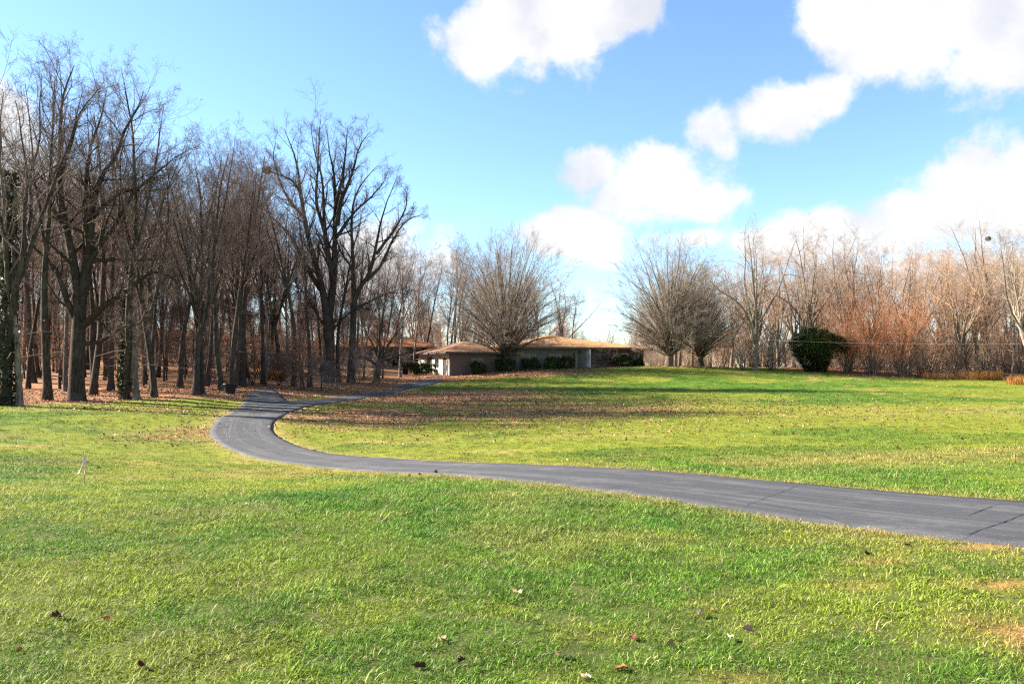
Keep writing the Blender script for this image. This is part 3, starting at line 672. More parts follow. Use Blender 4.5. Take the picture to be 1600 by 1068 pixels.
def broad_tree(name, seed, h, r, fork, bm, tm, nlead=5, spread=.5, n2=8, n3=6, n4=5, n5=3, leaves=0, lm='dead_leaf', kink=.09):
    rg = np.random.default_rng(seed); T = Tubes(); Cn = Tubes(); th = h*fork
    P, Q = march(rg, np.array([[0, 0, -.35]]), np.array([[rg.normal(0, .05), rg.normal(0, .05), 1.]]), np.array([th+.35]), np.array([r]), np.array([r*.72]), 9, .04, .03); T.add(P, flare(P, Q), 12)
    n = nlead; an = spread*(.35+.9*(np.arange(n)/max(1, n-1)))+rg.normal(0, .06, n); ph = rg.uniform(0, 6.28)+np.arange(n)*2.4
    d = np.stack([np.sin(an)*np.cos(ph), np.sin(an)*np.sin(ph), np.cos(an)], 1); i = rg.integers(5, 9, n); r0 = r*rg.uniform(.42, .62, n)
    P1, Q1 = march(rg, P[0, i], d, (h-th)*rg.uniform(.85, 1.12, n)/np.maximum(np.cos(an*.6), .6), r0, r0*.12, 14, kink, .05); T.add(P1, Q1, 8)
    P2, Q2 = sprout(rg, P1, Q1, n2, .18, .98, .7, .2, .42, .22, 9, kink*1.3, .06, .55, .22, .01, .55); Cn.add(P2, Q2, 6)
    P3, Q3 = sprout(rg, P2, Q2, n3, .2, .98, .7, .2, .45, .25, 6, .13, .04, .58, .3, .007, .5); Cn.add(P3, Q3, 4)
    P4, Q4 = sprout(rg, P3, Q3, n4, .2, 1, .68, .2, .5, .25, 4, .14, .03, .62, .4, .0055, .4); Cn.add(P4, Q4, 3)
    P5, Q5 = sprout(rg, P4, Q4, n5, .2, 1, .65, .2, .55, .25, 2, .14, .02, .7, .5, .0045, .3, .2); Cn.add(P5, Q5, 3)
    lv = leaves_at(rg, P5, leaves, .11) if leaves else None
    finish(name, T, Cn, bm, tm, lv, lm)
def laid_tree(name, seed, base, mpp, limbs, bm, tm, n2=10, n3=7, n4=6, n5=4, lf=.30, up=.05, leaves=0, lm='dead_leaf', ydev=.35, tp=.45, zs=1.0):
    """main limbs laid out one by one (pixels about the base, metres per pixel), then branches and twigs grown on them"""
    rg = np.random.default_rng(seed); T = Tubes(); Cn = Tubes(); Ps = []; Qs = []
    for li, L in enumerate(limbs):
        dy, r0, r1, pts = L; n = len(pts); u = np.linspace(0, 1, n)
        p = [((a-base[0])*mpp, dy*(u[j] if li else 0)*n*.5*ydev, (base[1]-b)*mpp*zs-(.4 if li == 0 and j == 0 else 0), r0+(r1-r0)*u[j]**.8) for j, (a, b) in enumerate(pts)]
        K = 16; c = chaik(p, K)
        wob = rg.normal(0, .05, (K, 3)); wob[0] = 0; c[:, :3] += np.cumsum(wob, 0)*.6*(0 if li == 0 else 1)
        P = c[None, :, :3]; Q = c[None, :, 3]
        T.add(P, flare(P, Q) if li == 0 else Q, 14 if li == 0 else 9)
        if li: Ps.append(P); Qs.append(Q)
    P1 = np.concatenate(Ps); Q1 = np.concatenate(Qs)
    P2, Q2 = sprout(rg, P1, Q1, n2, .12, .99, .75, .2, lf, .28, 9, .11, up, .5, .2, .012, tp); T.add(P2, Q2, 6)
    P3, Q3 = sprout(rg, P2, Q2, n3, .2, .98, .72, .2, .45, .25, 6, .13, .045, .58, .3, .008, .5); Cn.add(P3, Q3, 4)
    P4, Q4 = sprout(rg, P3, Q3, n4, .2, 1, .7, .2, .5, .25, 4, .14, .03, .62, .4, .006, .4); Cn.add(P4, Q4, 3)
    P5, Q5 = sprout(rg, P4, Q4, n5, .2, 1, .65, .2, .55, .25, 2, .14, .02, .7, .5, .005, .3, .2); Cn.add(P5, Q5, 3)
    lv = leaves_at(rg, P5, leaves, .12) if leaves else None
    finish(name, T, Cn, bm, tm, lv, lm)
def shrub(name, seed, h, nst, bm, tm, spread=.5, n2=6, n3=6, n4=4, leaves=0, lm='rust_leaf', up=.04, lsize=.09, wig=.1):
    rg = np.random.default_rng(seed); T = Tubes(); Cn = Tubes(); n = nst
    an = np.abs(rg.normal(0, spread, n)).clip(0, 1.3); ph = rg.uniform(0, 6.28, n); d = np.stack([np.sin(an)*np.cos(ph), np.sin(an)*np.sin(ph), np.cos(an)], 1)
    p0 = np.stack([rg.normal(0, h*.04, n), rg.normal(0, h*.04, n), np.full(n, -.15)], 1); r0 = h*.008*rg.uniform(.6, 1.4, n)
    P1, Q1 = march(rg, p0, d, h*rg.uniform(.7, 1.1, n), r0, r0*.25, 10, wig, up); T.add(P1, Q1, 5)
    P2, Q2 = sprout(rg, P1, Q1, n2, .2, .98, .7, .2, .42, .25, 6, .13, .03, .55, .3, .005, .5); Cn.add(P2, Q2, 4)
    P3, Q3 = sprout(rg, P2, Q2, n3, .2, 1, .7, .2, .5, .25, 4, .14, .02, .6, .4, .004, .4); Cn.add(P3, Q3, 3)
    P4, Q4 = sprout(rg, P3, Q3, n4, .2, 1, .7, .2, .55, .25, 3, .14, .0, .7, .5, .0035, .3, .12); Cn.add(P4, Q4, 3)
    lv = leaves_at(rg, P4, leaves, lsize) if leaves else None
    finish(name, T, Cn, bm, tm, lv, lm, 'twigs')
    TREES[name][0] = ('stems', TREES[name][0][1])

MPA = 50.8/F; MPB = 74.1/F
laid_tree('oak', 5, (120,625), MPA, [
 (0,.51,.38,[(120,625),(119,590),(120,545),(121,500),(123,450)]),
 (-.3,.36,.02,[(122,470),(116,420),(108,382),(99,345),(90,303),(89,236),(91,195),(94,135),(104,98),(116,76)]),
 (.3,.36,.02,[(123,470),(131,422),(133,376),(132,330),(134,297),(145,250),(169,222),(179,169),(195,145),(204,112)]),
 (.9,.22,.02,[(131,400),(126,330),(124,256),(128,219),(135,180),(145,150),(148,112)]),
 (-.8,.26,.02,[(120,500),(108,478),(102,447),(90,416),(68,389),(53,376),(34,348),(16,330),(0,322)]),
 (-.5,.17,.015,[(101,357),(81,312),(66,292),(51,276),(24,250),(0,232)]),
 (-1.1,.27,.02,[(124,505),(146,490),(164,475),(188,460),(213,447),(229,432),(256,421),(278,429),(293,438),(318,452)]),
 (.7,.18,.015,[(122,535),(140,533),(157,530),(173,512),(198,500),(213,501),(222,463),(240,452)]),
 (1.1,.16,.015,[(132,400),(158,394),(185,392),(222,396),(250,388)]),
 (.6,.22,.015,[(132,410),(146,376),(162,354),(189,293),(219,266),(253,233),(287,212)]),
 (1.0,.15,.015,[(134,330),(150,312),(175,287),(205,272),(232,250),(262,246)]),
 (1.3,.16,.015,[(91,330),(70,262),(60,215),(68,160),(62,120)]),
 (-1.2,.14,.015,[(89,260),(110,210),(118,175),(135,140),(160,118)]),
], 'bark_dark', 'twig_dark', n2=15, n3=7, n4=4, n5=3, lf=.26, tp=.4, zs=.96)
laid_tree('tall_tree', 6, (512,596), MPB, [
 (0,.58,.46,[(512,596),(513,560),(514,530),(512,500),(511,470)]),
 (-.3,.42,.02,[(511,490),(507,465),(502,430),(491,394),(481,356),(473,303),(468,267),(465,225),(455,196),(443,165)]),
 (.3,.42,.02,[(512,490),(517,445),(524,400),(523,369),(524,303),(523,264),(521,233),(512,199),(508,160)]),
 (.8,.28,.02,[(519,430),(510,370),(504,324),(502,277),(497,235),(484,206),(478,158)]),
 (-.7,.28,.02,[(524,330),(529,288),(541,261),(552,233),(559,199),(578,172)]),
 (.5,.18,.02,[(469,285),(460,262),(447,248),(423,240),(404,228)]),
 (-.6,.24,.02,[(500,440),(478,400),(452,343),(431,324),(413,301),(400,275)]),
 (1.1,.20,.02,[(522,300),(533,240),(537,200),(540,152)]),
 (-1.1,.2,.02,[(505,340),(490,290),(492,240),(496,190),(500,150)]),
 (.9,.18,.02,[(524,350),(545,315),(566,290),(590,262),(600,240)]),
 (-.9,.18,.02,[(475,320),(450,290),(436,255),(428,215),(432,190)]),
 (.6,.13,.015,[(511,510),(490,470),(470,440),(440,430)]),
 (-.9,.13,.015,[(513,520),(535,490),(560,470),(590,475)]),
], 'bark_dark', 'twig_dark', n2=18, n3=8, n4=4, n5=3, lf=.20, up=.11, tp=.3, zs=.92)
laid_tree('forked_tree', 7, (548,597), MPB, [
 (0,.36,.29,[(548,597),(549,560),(551,506),(553,464)]),
 (.3,.28,.02,[(553,470),(551,430),(550,400),(547,356),(549,303),(568,272),(588,250)]),
 (-.4,.27,.02,[(553,470),(562,446),(578,428),(587,391),(592,365),(601,335),(609,309),(625,272)]),
 (.7,.2,.02,[(572,436),(597,412),(614,369),(638,338),(664,332)]),
 (-.9,.16,.02,[(587,395),(618,350),(640,315),(636,290)]),
 (1.0,.14,.015,[(551,420),(530,390),(520,360),(528,320)]),
 (-1.0,.12,.015,[(553,480),(580,470),(610,455),(640,462)]),
], 'bark_dark', 'twig_dark', n2=13, n3=8, n4=4, n5=3, lf=.26, up=.06)
laid_tree('gnarled_tree', 8, (588,597), MPB, [
 (0,.34,.30,[(588,597),(588,585),(589,575),(590,566)]),
 (.5,.17,.02,[(589,570),(600,560),(618,556),(634,548),(652,545),(668,538)]),
 (-.4,.16,.02,[(589,570),(580,562),(566,554),(556,556),(545,548)]),
 (.3,.19,.02,[(590,568),(594,545),(592,520),(597,490),(605,465),(600,440)]),
 (-.9,.15,.02,[(590,568),(604,548),(618,525),(636,510),(650,490)]),
 (1.0,.13,.02,[(590,560),(582,535),(570,515),(566,490)]),
], 'bark_mossy', 'twig_dark', n2=10, n3=6, n4=4, n5=3, lf=.40, up=.02)
forest_tree('slender_a', 21, 20, .24, .42, 'bark_dark', 'twig_dark')
forest_tree('slender_b', 22, 21, .27, .48, 'bark_mossy', 'twig_dark', .004, 18, up1=.16)
forest_tree('slender_c', 23, 18, .19, .36, 'bark_pale', 'twig_dark', -.012, 18, leaves=700)
forest_tree('slender_d', 24, 19, .22, .5, 'bark_dark', 'twig_dark', .012, 20, ang=.6, up1=.14)
broad_tree('spreading_dark', 31, 20, .26, .40, 'bark_dark', 'twig_dark', 5, .42)
broad_tree('spreading_leafy', 32, 19, .22, .42, 'bark_mossy', 'twig_dark', 5, .46, leaves=1500)
dome_tree('dome_a', 41, 16.8, 9.2, 2.3, .46, 'bark_mossy', 'twig_grey', 76, n2=10, n3=7)
dome_tree('dome_b', 42, 16.8, 7.8, 1.8, .52, 'bark_tan', 'twig_grey', 76, n2=10, n3=7, stems=2)
broad_tree('pale_a', 51, 16, .30, .30, 'bark_pale', 'twig_tan', 6, .5)
broad_tree('pale_b', 52, 17, .26, .36, 'bark_pale', 'twig_tan', 5, .42)
broad_tree('pale_c', 53, 15, .24, .28, 'bark_tan', 'twig_peach', 6, .55, leaves=500)
forest_tree('pale_slender', 54, 16, .16, .4, 'bark_pale', 'twig_tan', 0.005, 18)
shrub('peach_shrub', 61, 8.0, 16, 'bark_tan', 'twig_peach', .42)
shrub('russet_thicket', 68, 9.6, 26, 'bark_tan', 'twig_russet', .40, n2=8, n3=6, n4=4, up=.02)
shrub('grey_shrub', 62, 5.0, 16, 'bark_pale', 'twig_grey', .6, up=-.01)
shrub('brown_brush', 63, 3.2, 14, 'bark_tan', 'twig_tan', .6, leaves=900, lsize=.11)
shrub('rust_sapling', 64, 4.8, 5, 'bark_dark', 'twig_dark', .3, leaves=2000, lsize=.13)
forest_tree('understory', 66, 9.5, .09, .12, 'bark_dark', 'twig_dark', .02, 26, ang=.8, n2=7, n3=6, n4=4, lf=.30)
forest_tree('pale_understory', 67, 9.0, .08, .10, 'bark_tan', 'twig_peach', .02, 26, ang=.7, n2=7, n3=6, n4=4, lf=.32)
shrub('leaning_brush', 65, 4.5, 18, 'bark_dark', 'twig_dark', .9, up=-.05)

def plant(kind, name, loc, rz, s, label, cat='tree', group=None, sx=None):
    r = empty(name, loc, rz, s)
    if sx: r.scale = (s*sx, s*sx, s)
    tag(r, label, cat, group)
    for (pn, me) in TREES[kind]:
        o = bpy.data.objects.new(pn, me); COL.objects.link(o); o.parent = r
        if pn == 'leaves': o['kind'] = 'stuff'
    return r
def plant_px(kind, name, px, py, s, label, rz=0.0, cat='tree', group=None, sx=None):
    p = on_ground(px, py); return plant(kind, name, p, rz, s, label, cat, group, sx)
# ------------------------------------------------------------------ the ranch house
plain('brick_wall', (.105,.076,.06), .25, 9, .9, .2, .3)
plain('pale_wall', (.52,.48,.42), .08, 2, .8)
plain('taupe_wall', (.125,.108,.092), .15, 3, .85)
plain('white_paint', (.78,.78,.76), .05, 4, .6)
plain('dark_trim', (.05,.042,.037), .2, 4, .7)
plain('brown_trim', (.13,.09,.065), .2, 4, .7)
plain('black_plastic', (.012,.012,.013), .3, 3, .5)
plain('silver_paint', (.30,.33,.37), .05, 2, .35, .6)
plain('rubber', (.015,.015,.016), .2, 5, .8)
plain('chrome', (.5,.5,.5), .1, 5, .25, .8)
plain('wire_pale', (.62,.60,.57), .1, 3, .5)
plain('raw_wood', (.52,.40,.26), .2, 6, .8)
plain('pink_ribbon', (.72,.42,.36), .12, 6, .6)
plain('white_ribbon', (.74,.70,.62), .1, 6, .6)
plain('red_plastic', (.35,.03,.02), .2, 4, .5)
def glass(name, col):
    m, k, b = mat(name, .12, .25); b.inputs['Base Color'].default_value = (*col, 1); return m
glass('window_glass', (.02,.024,.028))
def shingles(name, c1, c2):
    m, k, b = mat(name, .9, .15); P = objco(k)
    br = k.n('ShaderNodeTexBrick', {'Vector': P, 'Color1': c1, 'Color2': c2, 'Mortar': tuple(x*.6 for x in c1)}); br.inputs['Scale'].default_value = 1.0
    br.inputs['Brick Width'].default_value = .35; br.inputs['Row Height'].default_value = .16; br.inputs['Mortar Size'].default_value = .012
    n = k.noise(P, 1.2, 5, .65); c = k.mix(1.0, br, k.mix(n, (.7,.7,.7), (1.3,1.28,1.2)), 'MULTIPLY')
    k.set(b.inputs['Base Color'], c); bump(k, b, k.noise(P, 14, 3, .7), .5, .02); return m
shingles('tan_shingle', (.42,.225,.10), (.50,.285,.135)); shingles('brown_shingle', (.26,.14,.085), (.36,.20,.12))
shingles('rust_shingle', (.34,.13,.05), (.42,.18,.075))

def quad_box(mb, fn, u0, u1, v0, v1, z0, z1):
    """box in house coordinates (u along the front, v to the back)"""
    mb.box(u0, u1, v0, v1, z0, z1)
def hip(mb, x0, x1, y0, y1, ze, zr, th=.16):
    """hip roof as a closed solid with eave thickness"""
    ym = (y0+y1)/2; hw = (y1-y0)/2; hw = min(hw, (x1-x0)/2-.05)
    b = [(x0,y0,ze),(x1,y0,ze),(x1,y1,ze),(x0,y1,ze)]; t = [(x0,y0,ze+th),(x1,y0,ze+th),(x1,y1,ze+th),(x0,y1,ze+th)]
    r = [(x0+hw,ym,zr),(x1-hw,ym,zr)]
    mb.add(b+t+r, [(0,3,2,1),(0,1,5,4),(1,2,6,5),(2,3,7,6),(3,0,4,7),(4,5,9,8),(5,6,9),(6,7,8,9),(7,4,8)])
def window(root, u, v, z, w, h, axis='u', frame='white_paint', mull=1, side=-1):
    """frame standing 3 cm proud of the wall, panes set back in it, sill below"""
    fr = MB(); t = .07; d0, d1 = (v-.05, v+.04) if side < 0 else (v-.04, v+.05)
    def bx(mb, a0, a1, z0, z1, e0, e1):
        if axis == 'u': mb.box(a0, a1, e0, e1, z0, z1)
        else: mb.box(e0, e1, a0, a1, z0, z1)
    bx(fr, u, u+w, z, z+t, d0, d1); bx(fr, u, u+w, z+h-t, z+h, d0, d1); bx(fr, u, u+t, z+t, z+h-t, d0, d1); bx(fr, u+w-t, u+w, z+t, z+h-t, d0, d1)
    n = mull+1; pw = (w-t)/n
    for i in range(1, n): bx(fr, u+i*pw, u+i*pw+t, z+t, z+h-t, d0, d1)
    f = fr.build('window', MATS[frame], root)
    for i in range(n):
        p = MB(); bx(p, u+t+i*pw, u+i*pw+pw, z+t, z+h-t, (d0*2+d1)/3-.004, (d0*2+d1)/3+.012); p.build('pane', MATS['window_glass'], f)
    s = MB(); bx(s, u-.06, u+w+.06, z-.07, z-.004, v-.10 if side < 0 else v, v if side < 0 else v+.10); s.build('sill', MATS[frame], f)
    return f
HP = Vector((-6.7, 86.0)); HA = math.atan2(11, 22.7)
def house_xy(u, v): return (HP.x+u*math.cos(HA)-v*math.sin(HA), HP.y+u*math.sin(HA)+v*math.cos(HA))
Z0 = .6
hs = empty('ranch_house', (HP.x, HP.y, Z0), HA)
tag(hs, 'long low brown ranch house with tan hip roof behind the lawn', 'house')
def wall(x0, x1, y0, y1, z0, z1, m): MB().box(x0, x1, y0, y1, z0-.5, z1).build('wall', MATS[m], hs)
# garage wing: pale end wall, brick front
wall(.0, 7.6, .0, .25, 0, 2.62, 'brick_wall'); wall(0, 7.6, 10.3, 10.55, 0, 2.62, 'brick_wall'); wall(7.35, 7.6, .25, 10.3, 0, 2.62, 'brick_wall')
wall(.0, .25, .25, 1.1, 0, 2.62, 'pale_wall'); wall(.0, .25, 2.2, 5.6, 0, 2.62, 'pale_wall'); wall(0, .25, 7.4, 10.3, 0, 2.62, 'pale_wall')
MB().box(0, .25, 1.1, 2.2, 2.15, 2.62).build('wall', MATS['pale_wall'], hs); MB().box(0, .25, 5.6, 7.4, 2.3, 2.62).build('wall', MATS['pale_wall'], hs)
d = MB().box(.08, .14, 1.1, 2.2, .02, 2.15).build('door', MATS['dark_trim'], hs); MB().box(.03, .08, 2.02, 2.08, .98, 1.1).build('handle', MATS['chrome'], d)
g = MB(); 
for i in range(4): g.box(.10, .15, 5.6, 7.4, .02+i*.57, .57+i*.57)
g.build('garage_door', MATS['brown_trim'], hs)
window(hs, 3.2, 0.0, 1.0, 1.5, 1.15, 'v', side=-1)
window(hs, 2.4, 0.0, .95, 1.6, 1.2, frame='brown_trim'); window(hs, 5.2, 0.0, .95, 1.4, 1.2, frame='brown_trim')
rf = MB(); hip(rf, -.75, 8.5, -.75, 11.3, 2.62, 4.15); rf.build('roof', MATS['brown_shingle'], hs)
ft = MB().box(-.80, 7.7, -.84, -.752, 2.58, 2.80).box(-.84, -.752, -.752, 11.3, 2.58, 2.80); ft.build('gutter', MATS['dark_trim'], hs)
# main part, floor and eaves higher up the slope
E2 = 3.30
wall(7.6, 15.3, .3, .55, .4, E2, 'taupe_wall'); wall(17.4, 25.2, -.1, .15, .4, E2, 'brick_wall'); wall(24.95, 25.2, .15, 10.2, .4, E2, 'brick_wall'); wall(7.6, 25.2, 10.2, 10.45, .4, E2, 'brick_wall')
wall(15.3, 15.55, .3, 2.3, .4, E2, 'taupe_wall'); wall(17.15, 17.4, -.1, 2.3, .4, E2, 'pale_wall'); wall(15.55, 17.15, 2.05, 2.3, .4, E2, 'pale_wall')
dr_ = MB().box(15.8, 16.8, 1.98, 2.045, .75, 2.85).build('door', MATS['brown_trim'], hs); MB().box(16.62, 16.68, 1.92, 1.98, 1.75, 1.87).build('handle', MATS['chrome'], dr_)
MB().box(15.35, 17.35, -.6, 2.0, .2, .72).build('step', MATS['taupe_wall'], hs)
MB().box(17.2, 17.36, -.62, -.46, .72, E2).build('column', MATS['white_paint'], hs)
window(hs, 8.6, .3, 1.45, 2.2, 1.3, mull=2, frame='brown_trim'); window(hs, 12.2, .3, 1.45, 2.0, 1.3, frame='brown_trim')
window(hs, 18.6, -.1, 1.6, 1.5, 1.2, frame='dark_trim'); window(hs, 21.3, -.1, 1.6, 1.6, 1.2); window(hs, 23.6, -.1, 1.2, 1.1, 1.7, frame='dark_trim')
rf = MB(); hip(rf, 7.0, 26.1, -.8, 11.2, E2, 4.55); rf.build('roof', MATS['tan_shingle'], hs)
rf = MB(); hip(rf, 10.0, 20.4, .3, 10.1, 3.53, 5.1); rf.build('roof', MATS['tan_shingle'], hs)
MB().box(7.0, 26.1, -.90, -.802, E2-.05, E2+.19).box(26.102, 26.19, -.8, 11.2, E2-.05, E2+.19).build('gutter', MATS['brown_trim'], hs)
for u in (7.75, 24.7): MB().tube([(u, -.72, E2-.05), (u, -.2, E2-.45), (u, -.17, .3)], .05, 6).build('downpipe', MATS['dark_trim'], hs)

# second house among the trees, with carport
p2 = Vector((-22.5, 104)); z2 = gz(-19, 104)-.1
h2 = empty('woodland_house', (p2.x, p2.y, z2), R(6)); tag(h2, 'dark low house with rust roof half hidden among the bare trunks', 'house')
MB().box(0, 6.8, 0, 5, -.8, 2.4).build('wall', MATS['brown_trim'], h2)
MB().box(11.6, 12.0, 0, 5, -.8, 2.4).build('wall', MATS['brown_trim'], h2); MB().box(6.8, 11.6, 4.6, 4.9, -.8, 2.4).build('wall', MATS['dark_trim'], h2)
MB().box(11.6, 11.78, -.2, -.02, -.8, 2.4).build('post', MATS['raw_wood'], h2)
rf = MB(); hip(rf, -.6, 12.6, -.7, 5.8, 2.4, 3.9); rf.build('roof', MATS['rust_shingle'], h2)
window(h2, 2.6, 0, .9, 1.6, 1.1, frame='dark_trim'); window(h2, 4.9, 0, .9, 1.2, 1.1, frame='dark_trim')
d = MB().box(.5, 1.5, -.08, -.004, 0, 2.1).build('door', MATS['white_paint'], h2); MB().box(1.3, 1.36, -.13, -.082, 1, 1.1).build('handle', MATS['dark_trim'], d)
# shed
ps = on_ground(410, 594)+Vector((-.8, 9, 0)); ps.z = gz(ps.x, ps.y)
sh = empty('garden_shed', ps, R(14)); tag(sh, 'small dark wooden shed with pale door post in the woods', 'shed')
MB().box(-1.3, 1.3, 0, 2.2, -.4, 1.9).build('wall', MATS['brown_trim'], sh)
MB().add([(-1.5,-.2,1.9),(1.5,-.2,1.9),(1.5,2.4,1.9),(-1.5,2.4,1.9),(-1.5,-.2,2.0),(1.5,-.2,2.0),(1.5,2.4,2.35),(-1.5,2.4,2.35)], [(0,3,2,1),(4,5,6,7),(0,1,5,4),(1,2,6,5),(2,3,7,6),(3,0,4,7)]).build('roof', MATS['dark_trim'], sh)
MB().box(-1.42, -1.30, -.08, .9, -.4, 1.85).build('door', MATS['pale_wall'], sh)

# car standing in the carport
def car(loc, rz, label):
    r = empty('parked_car', loc, rz); tag(r, label, 'car')
    prof = [(-2.15,.35),(-2.2,.75),(-1.9,.92),(-1.25,.98),(-.75,1.38),(.65,1.42),(1.45,1.0),(2.05,.92),(2.2,.7),(2.18,.35)]
    n = len(prof); v = []
    for (ins, s) in ((0, -1), (0, 1)):
        for (x, z) in prof: v.append((x, s*(.86 if z < 1.05 else .66), z))
    f = [tuple(range(n-1, -1, -1)), tuple(range(n, 2*n))]+[(i, (i+1) % n, n+(i+1) % n, n+i) for i in range(n)]
    MB().add(v, f).build('body', MATS['silver_paint'], r)
    for s in (-1, 1):
        MB().add([(-1.1,s*.875,1.0),(1.25,s*.875,1.0),(.58,s*.69,1.36),(-.70,s*.69,1.33)], [(0,1,2,3) if s < 0 else (3,2,1,0)]).build('window', MATS['window_glass'], r)
        for x in (-1.35, 1.35):
            w = MB(); pts = []
            for i in range(16):
                a = 2*math.pi*i/16; pts.append((x+.32*math.cos(a), .32+.32*math.sin(a)))
            w.add([(a, s*.90, b) for a, b in pts]+[(a, s*.68, b) for a, b in pts], [tuple(range(16)), tuple(range(31, 15, -1))]+[(i, (i+1) % 16, 16+(i+1) % 16, 16+i) for i in range(16)])
            wo = w.build('wheel', MATS['rubber'], r)
            q = [(x+.19*math.cos(2*math.pi*i/10), s*.915, .32+.19*math.sin(2*math.pi*i/10)) for i in range(10)]
            MB().add(q+[(x, s*.93, .32)], [(i, (i+1) % 10, 10) for i in range(10)]).build('rim', MATS['chrome'], wo)
        MB().box(2.16, 2.215, s*.62-.14, s*.62+.14, .66, .80).build('headlight', MATS['white_paint'], r)
        MB().box(-2.22, -2.17, s*.66-.12, s*.66+.12, .72, .86).build('tail_light', MATS['red_plastic'], r)
cx, cy = -18.2, 101.5
car((cx, cy, gz(cx, cy)), R(12), 'silver car parked below the rust roof among the trees')

# ------------------------------------------------------------------ trees one can tell apart
plant_px('oak', 'oak_tree', 120, 625, 1.0, 'huge dark oak with thick trunk and long low spreading limbs')
plant_px('tall_tree', 'tall_tree', 512, 596, 1.0, 'tallest tree beside the driveway, trunk splitting into many upright leaders')
plant_px('forked_tree', 'forked_tree', 548, 597, 1.0, 'dark forked tree just beside the tallest tree, limbs reaching towards the house')
plant_px('gnarled_tree', 'gnarled_tree', 588, 597, 1.0, 'low gnarled tree with crooked side limbs near the driveway and carport')
p = on_ground(790, 579)
plant('dome_a', 'dome_tree', p, .4, 1.0, 'wide domed bare tree growing directly before the ranch house')
plant_px('dome_b', 'dome_tree', 1045, 572, 1.0, 'pale domed bare tree standing just past the end of the tan roof', 1.1)
plant('dome_a', 'dome_tree', Vector((22.6, 95.5, gz(22.6, 95.5))), 2.5, .80, 'shaggy domed tree on the leaf mound behind the pale domed tree')
def ivy(px, py, h, r, seed):
    """dark ivy round a trunk"""
    rg = np.random.default_rng(seed); n = 2600; z = h*rg.random(n)**1.1; a = rg.uniform(0, 6.28, n); rr = r*(1.05-.4*z/h)+rg.exponential(.07, n)
    c = np.stack([rr*np.cos(a), rr*np.sin(a), z], 1); d = nrm(np.stack([np.cos(a), np.sin(a), rg.normal(-.4, .4, n)], 1)+rg.normal(0, .4, (n, 3))); u, w = perp(d)
    s = rg.uniform(.05, .12, (n, 1)); V = np.stack([c-u*s, c-w*s, c+u*s, c+w*s], 1).reshape(-1, 3)
    me = mesh_np('ivy', V, np.arange(n*4).reshape(n, 4)); me.materials.append(MATS['ivy_leaf']); return me
LT = [  # px, base py, prototype, scale, turn, label, ivy height
 (9,633,'spreading_dark',1.12,.3,'ivy covered tree with thick black trunk before the oak, at the very edge of view',12),
 (29,633,'slender_c',1.0,.8,'thin pale trunk beside the ivy covered tree, short of the oak',0),
 (74,625,'slender_b',.98,1.4,'mossy slender trunk between the ivy covered tree and the oak',0),
 (145,617,'slender_b',.92,4.0,'straight grey trunk standing just behind the oak',0),
 (194,623,'slender_b',.98,2.2,'slender ivy clad trunk, first of the close pair past the oak',9),
 (214,624,'slender_c',1.05,5.5,'pale straight trunk, second of the close pair past the oak',0),
 (240,620,'spreading_leafy',.98,1.0,'dark trunk with brown leaves held in its high crown, past the close pair',0),
 (306,617,'spreading_dark',.82,2.0,'thick dark trunk with low crooked side branch before the black tub',0),
 (315,615,'slender_d',.88,3.0,'leaning companion trunk touching the thick trunk near the black tub',0),
 (346,610,'slender_b',.86,.2,'straight mossy trunk standing just behind the black tub',0),
 (366,606,'slender_a',.84,5.0,'slim trunk at the mouth of the parking spur, nearest the black tub',0),
 (381,604,'slender_d',.88,2.8,'trunk forking high above the parking spur entrance',0),
 (436,592,'spreading_dark',.82,4.4,'dark trunk rising from the orange grass clump',0),
 (448,590,'slender_c',.85,1.3,'thin pale trunk just past the orange grass clump',0),
 (459,602,'slender_a',.92,3.3,'near dark trunk at the end of the parking spur',0),
 (484,604,'slender_d',.92,2.2,'trunk leaning towards the woods between spur and small weeping tree',0),
 (530,597,'slender_a',.80,.6,'slim dark trunk standing between the tallest tree and the forked tree',0),
 (569,592,'slender_c',.62,3.7,'slim pale sunlit trunk between forked tree and gnarled tree',0)]
for (px, py, kd, s, rz, lb, iv) in LT:
    r = plant_px(kd, 'woodland_tree', px, py, s, lb, rz)
    if iv:
        o = bpy.data.objects.new('ivy', ivy(px, py, iv, .36 if kd == 'spreading_dark' else .26, px)); COL.objects.link(o); o.parent = r; o['kind'] = 'stuff'
RT = [
 (1180,579,'pale_a',.98,1.0,'pale open crowned tree between the domed tree and the evergreen'),
 (1206,578,'grey_shrub',1.15,2.0,'low dark spreading fruit tree just before the evergreen'),
 (1160,577,'grey_shrub',.8,.4,'smaller grey fruit tree below the pale open crowned tree'),
 (1545,586,'pale_b',1.06,2.0,'tall bare tree carrying the dark nest near the wood end'),
 (1612,598,'pale_a',.95,4.5,'pale tree at the lawn edge whose branches cross the view border'),
 (1440,590,'leaning_brush',1.0,2.6,'dark brush leaning over the red leaf bank'),
 (1362,585,'russet_thicket',.9,.0,'tall peach coloured thicket next to the evergreen'),
 (1408,587,'russet_thicket',.82,1.9,'second peach thicket, between the evergreen thicket and leaning brush'),
 (1326,582,'russet_thicket',.62,4.1,'small reddish thicket touching the evergreen')]
for (px, py, kd, s, rz, lb) in RT:
    nm = 'thicket' if 'thicket' in lb else 'brush' if 'brush' in lb else 'bare_tree'
    plant_px(kd, nm, px, py, s, lb, rz, 'tree' if nm == 'bare_tree' else 'shrub')
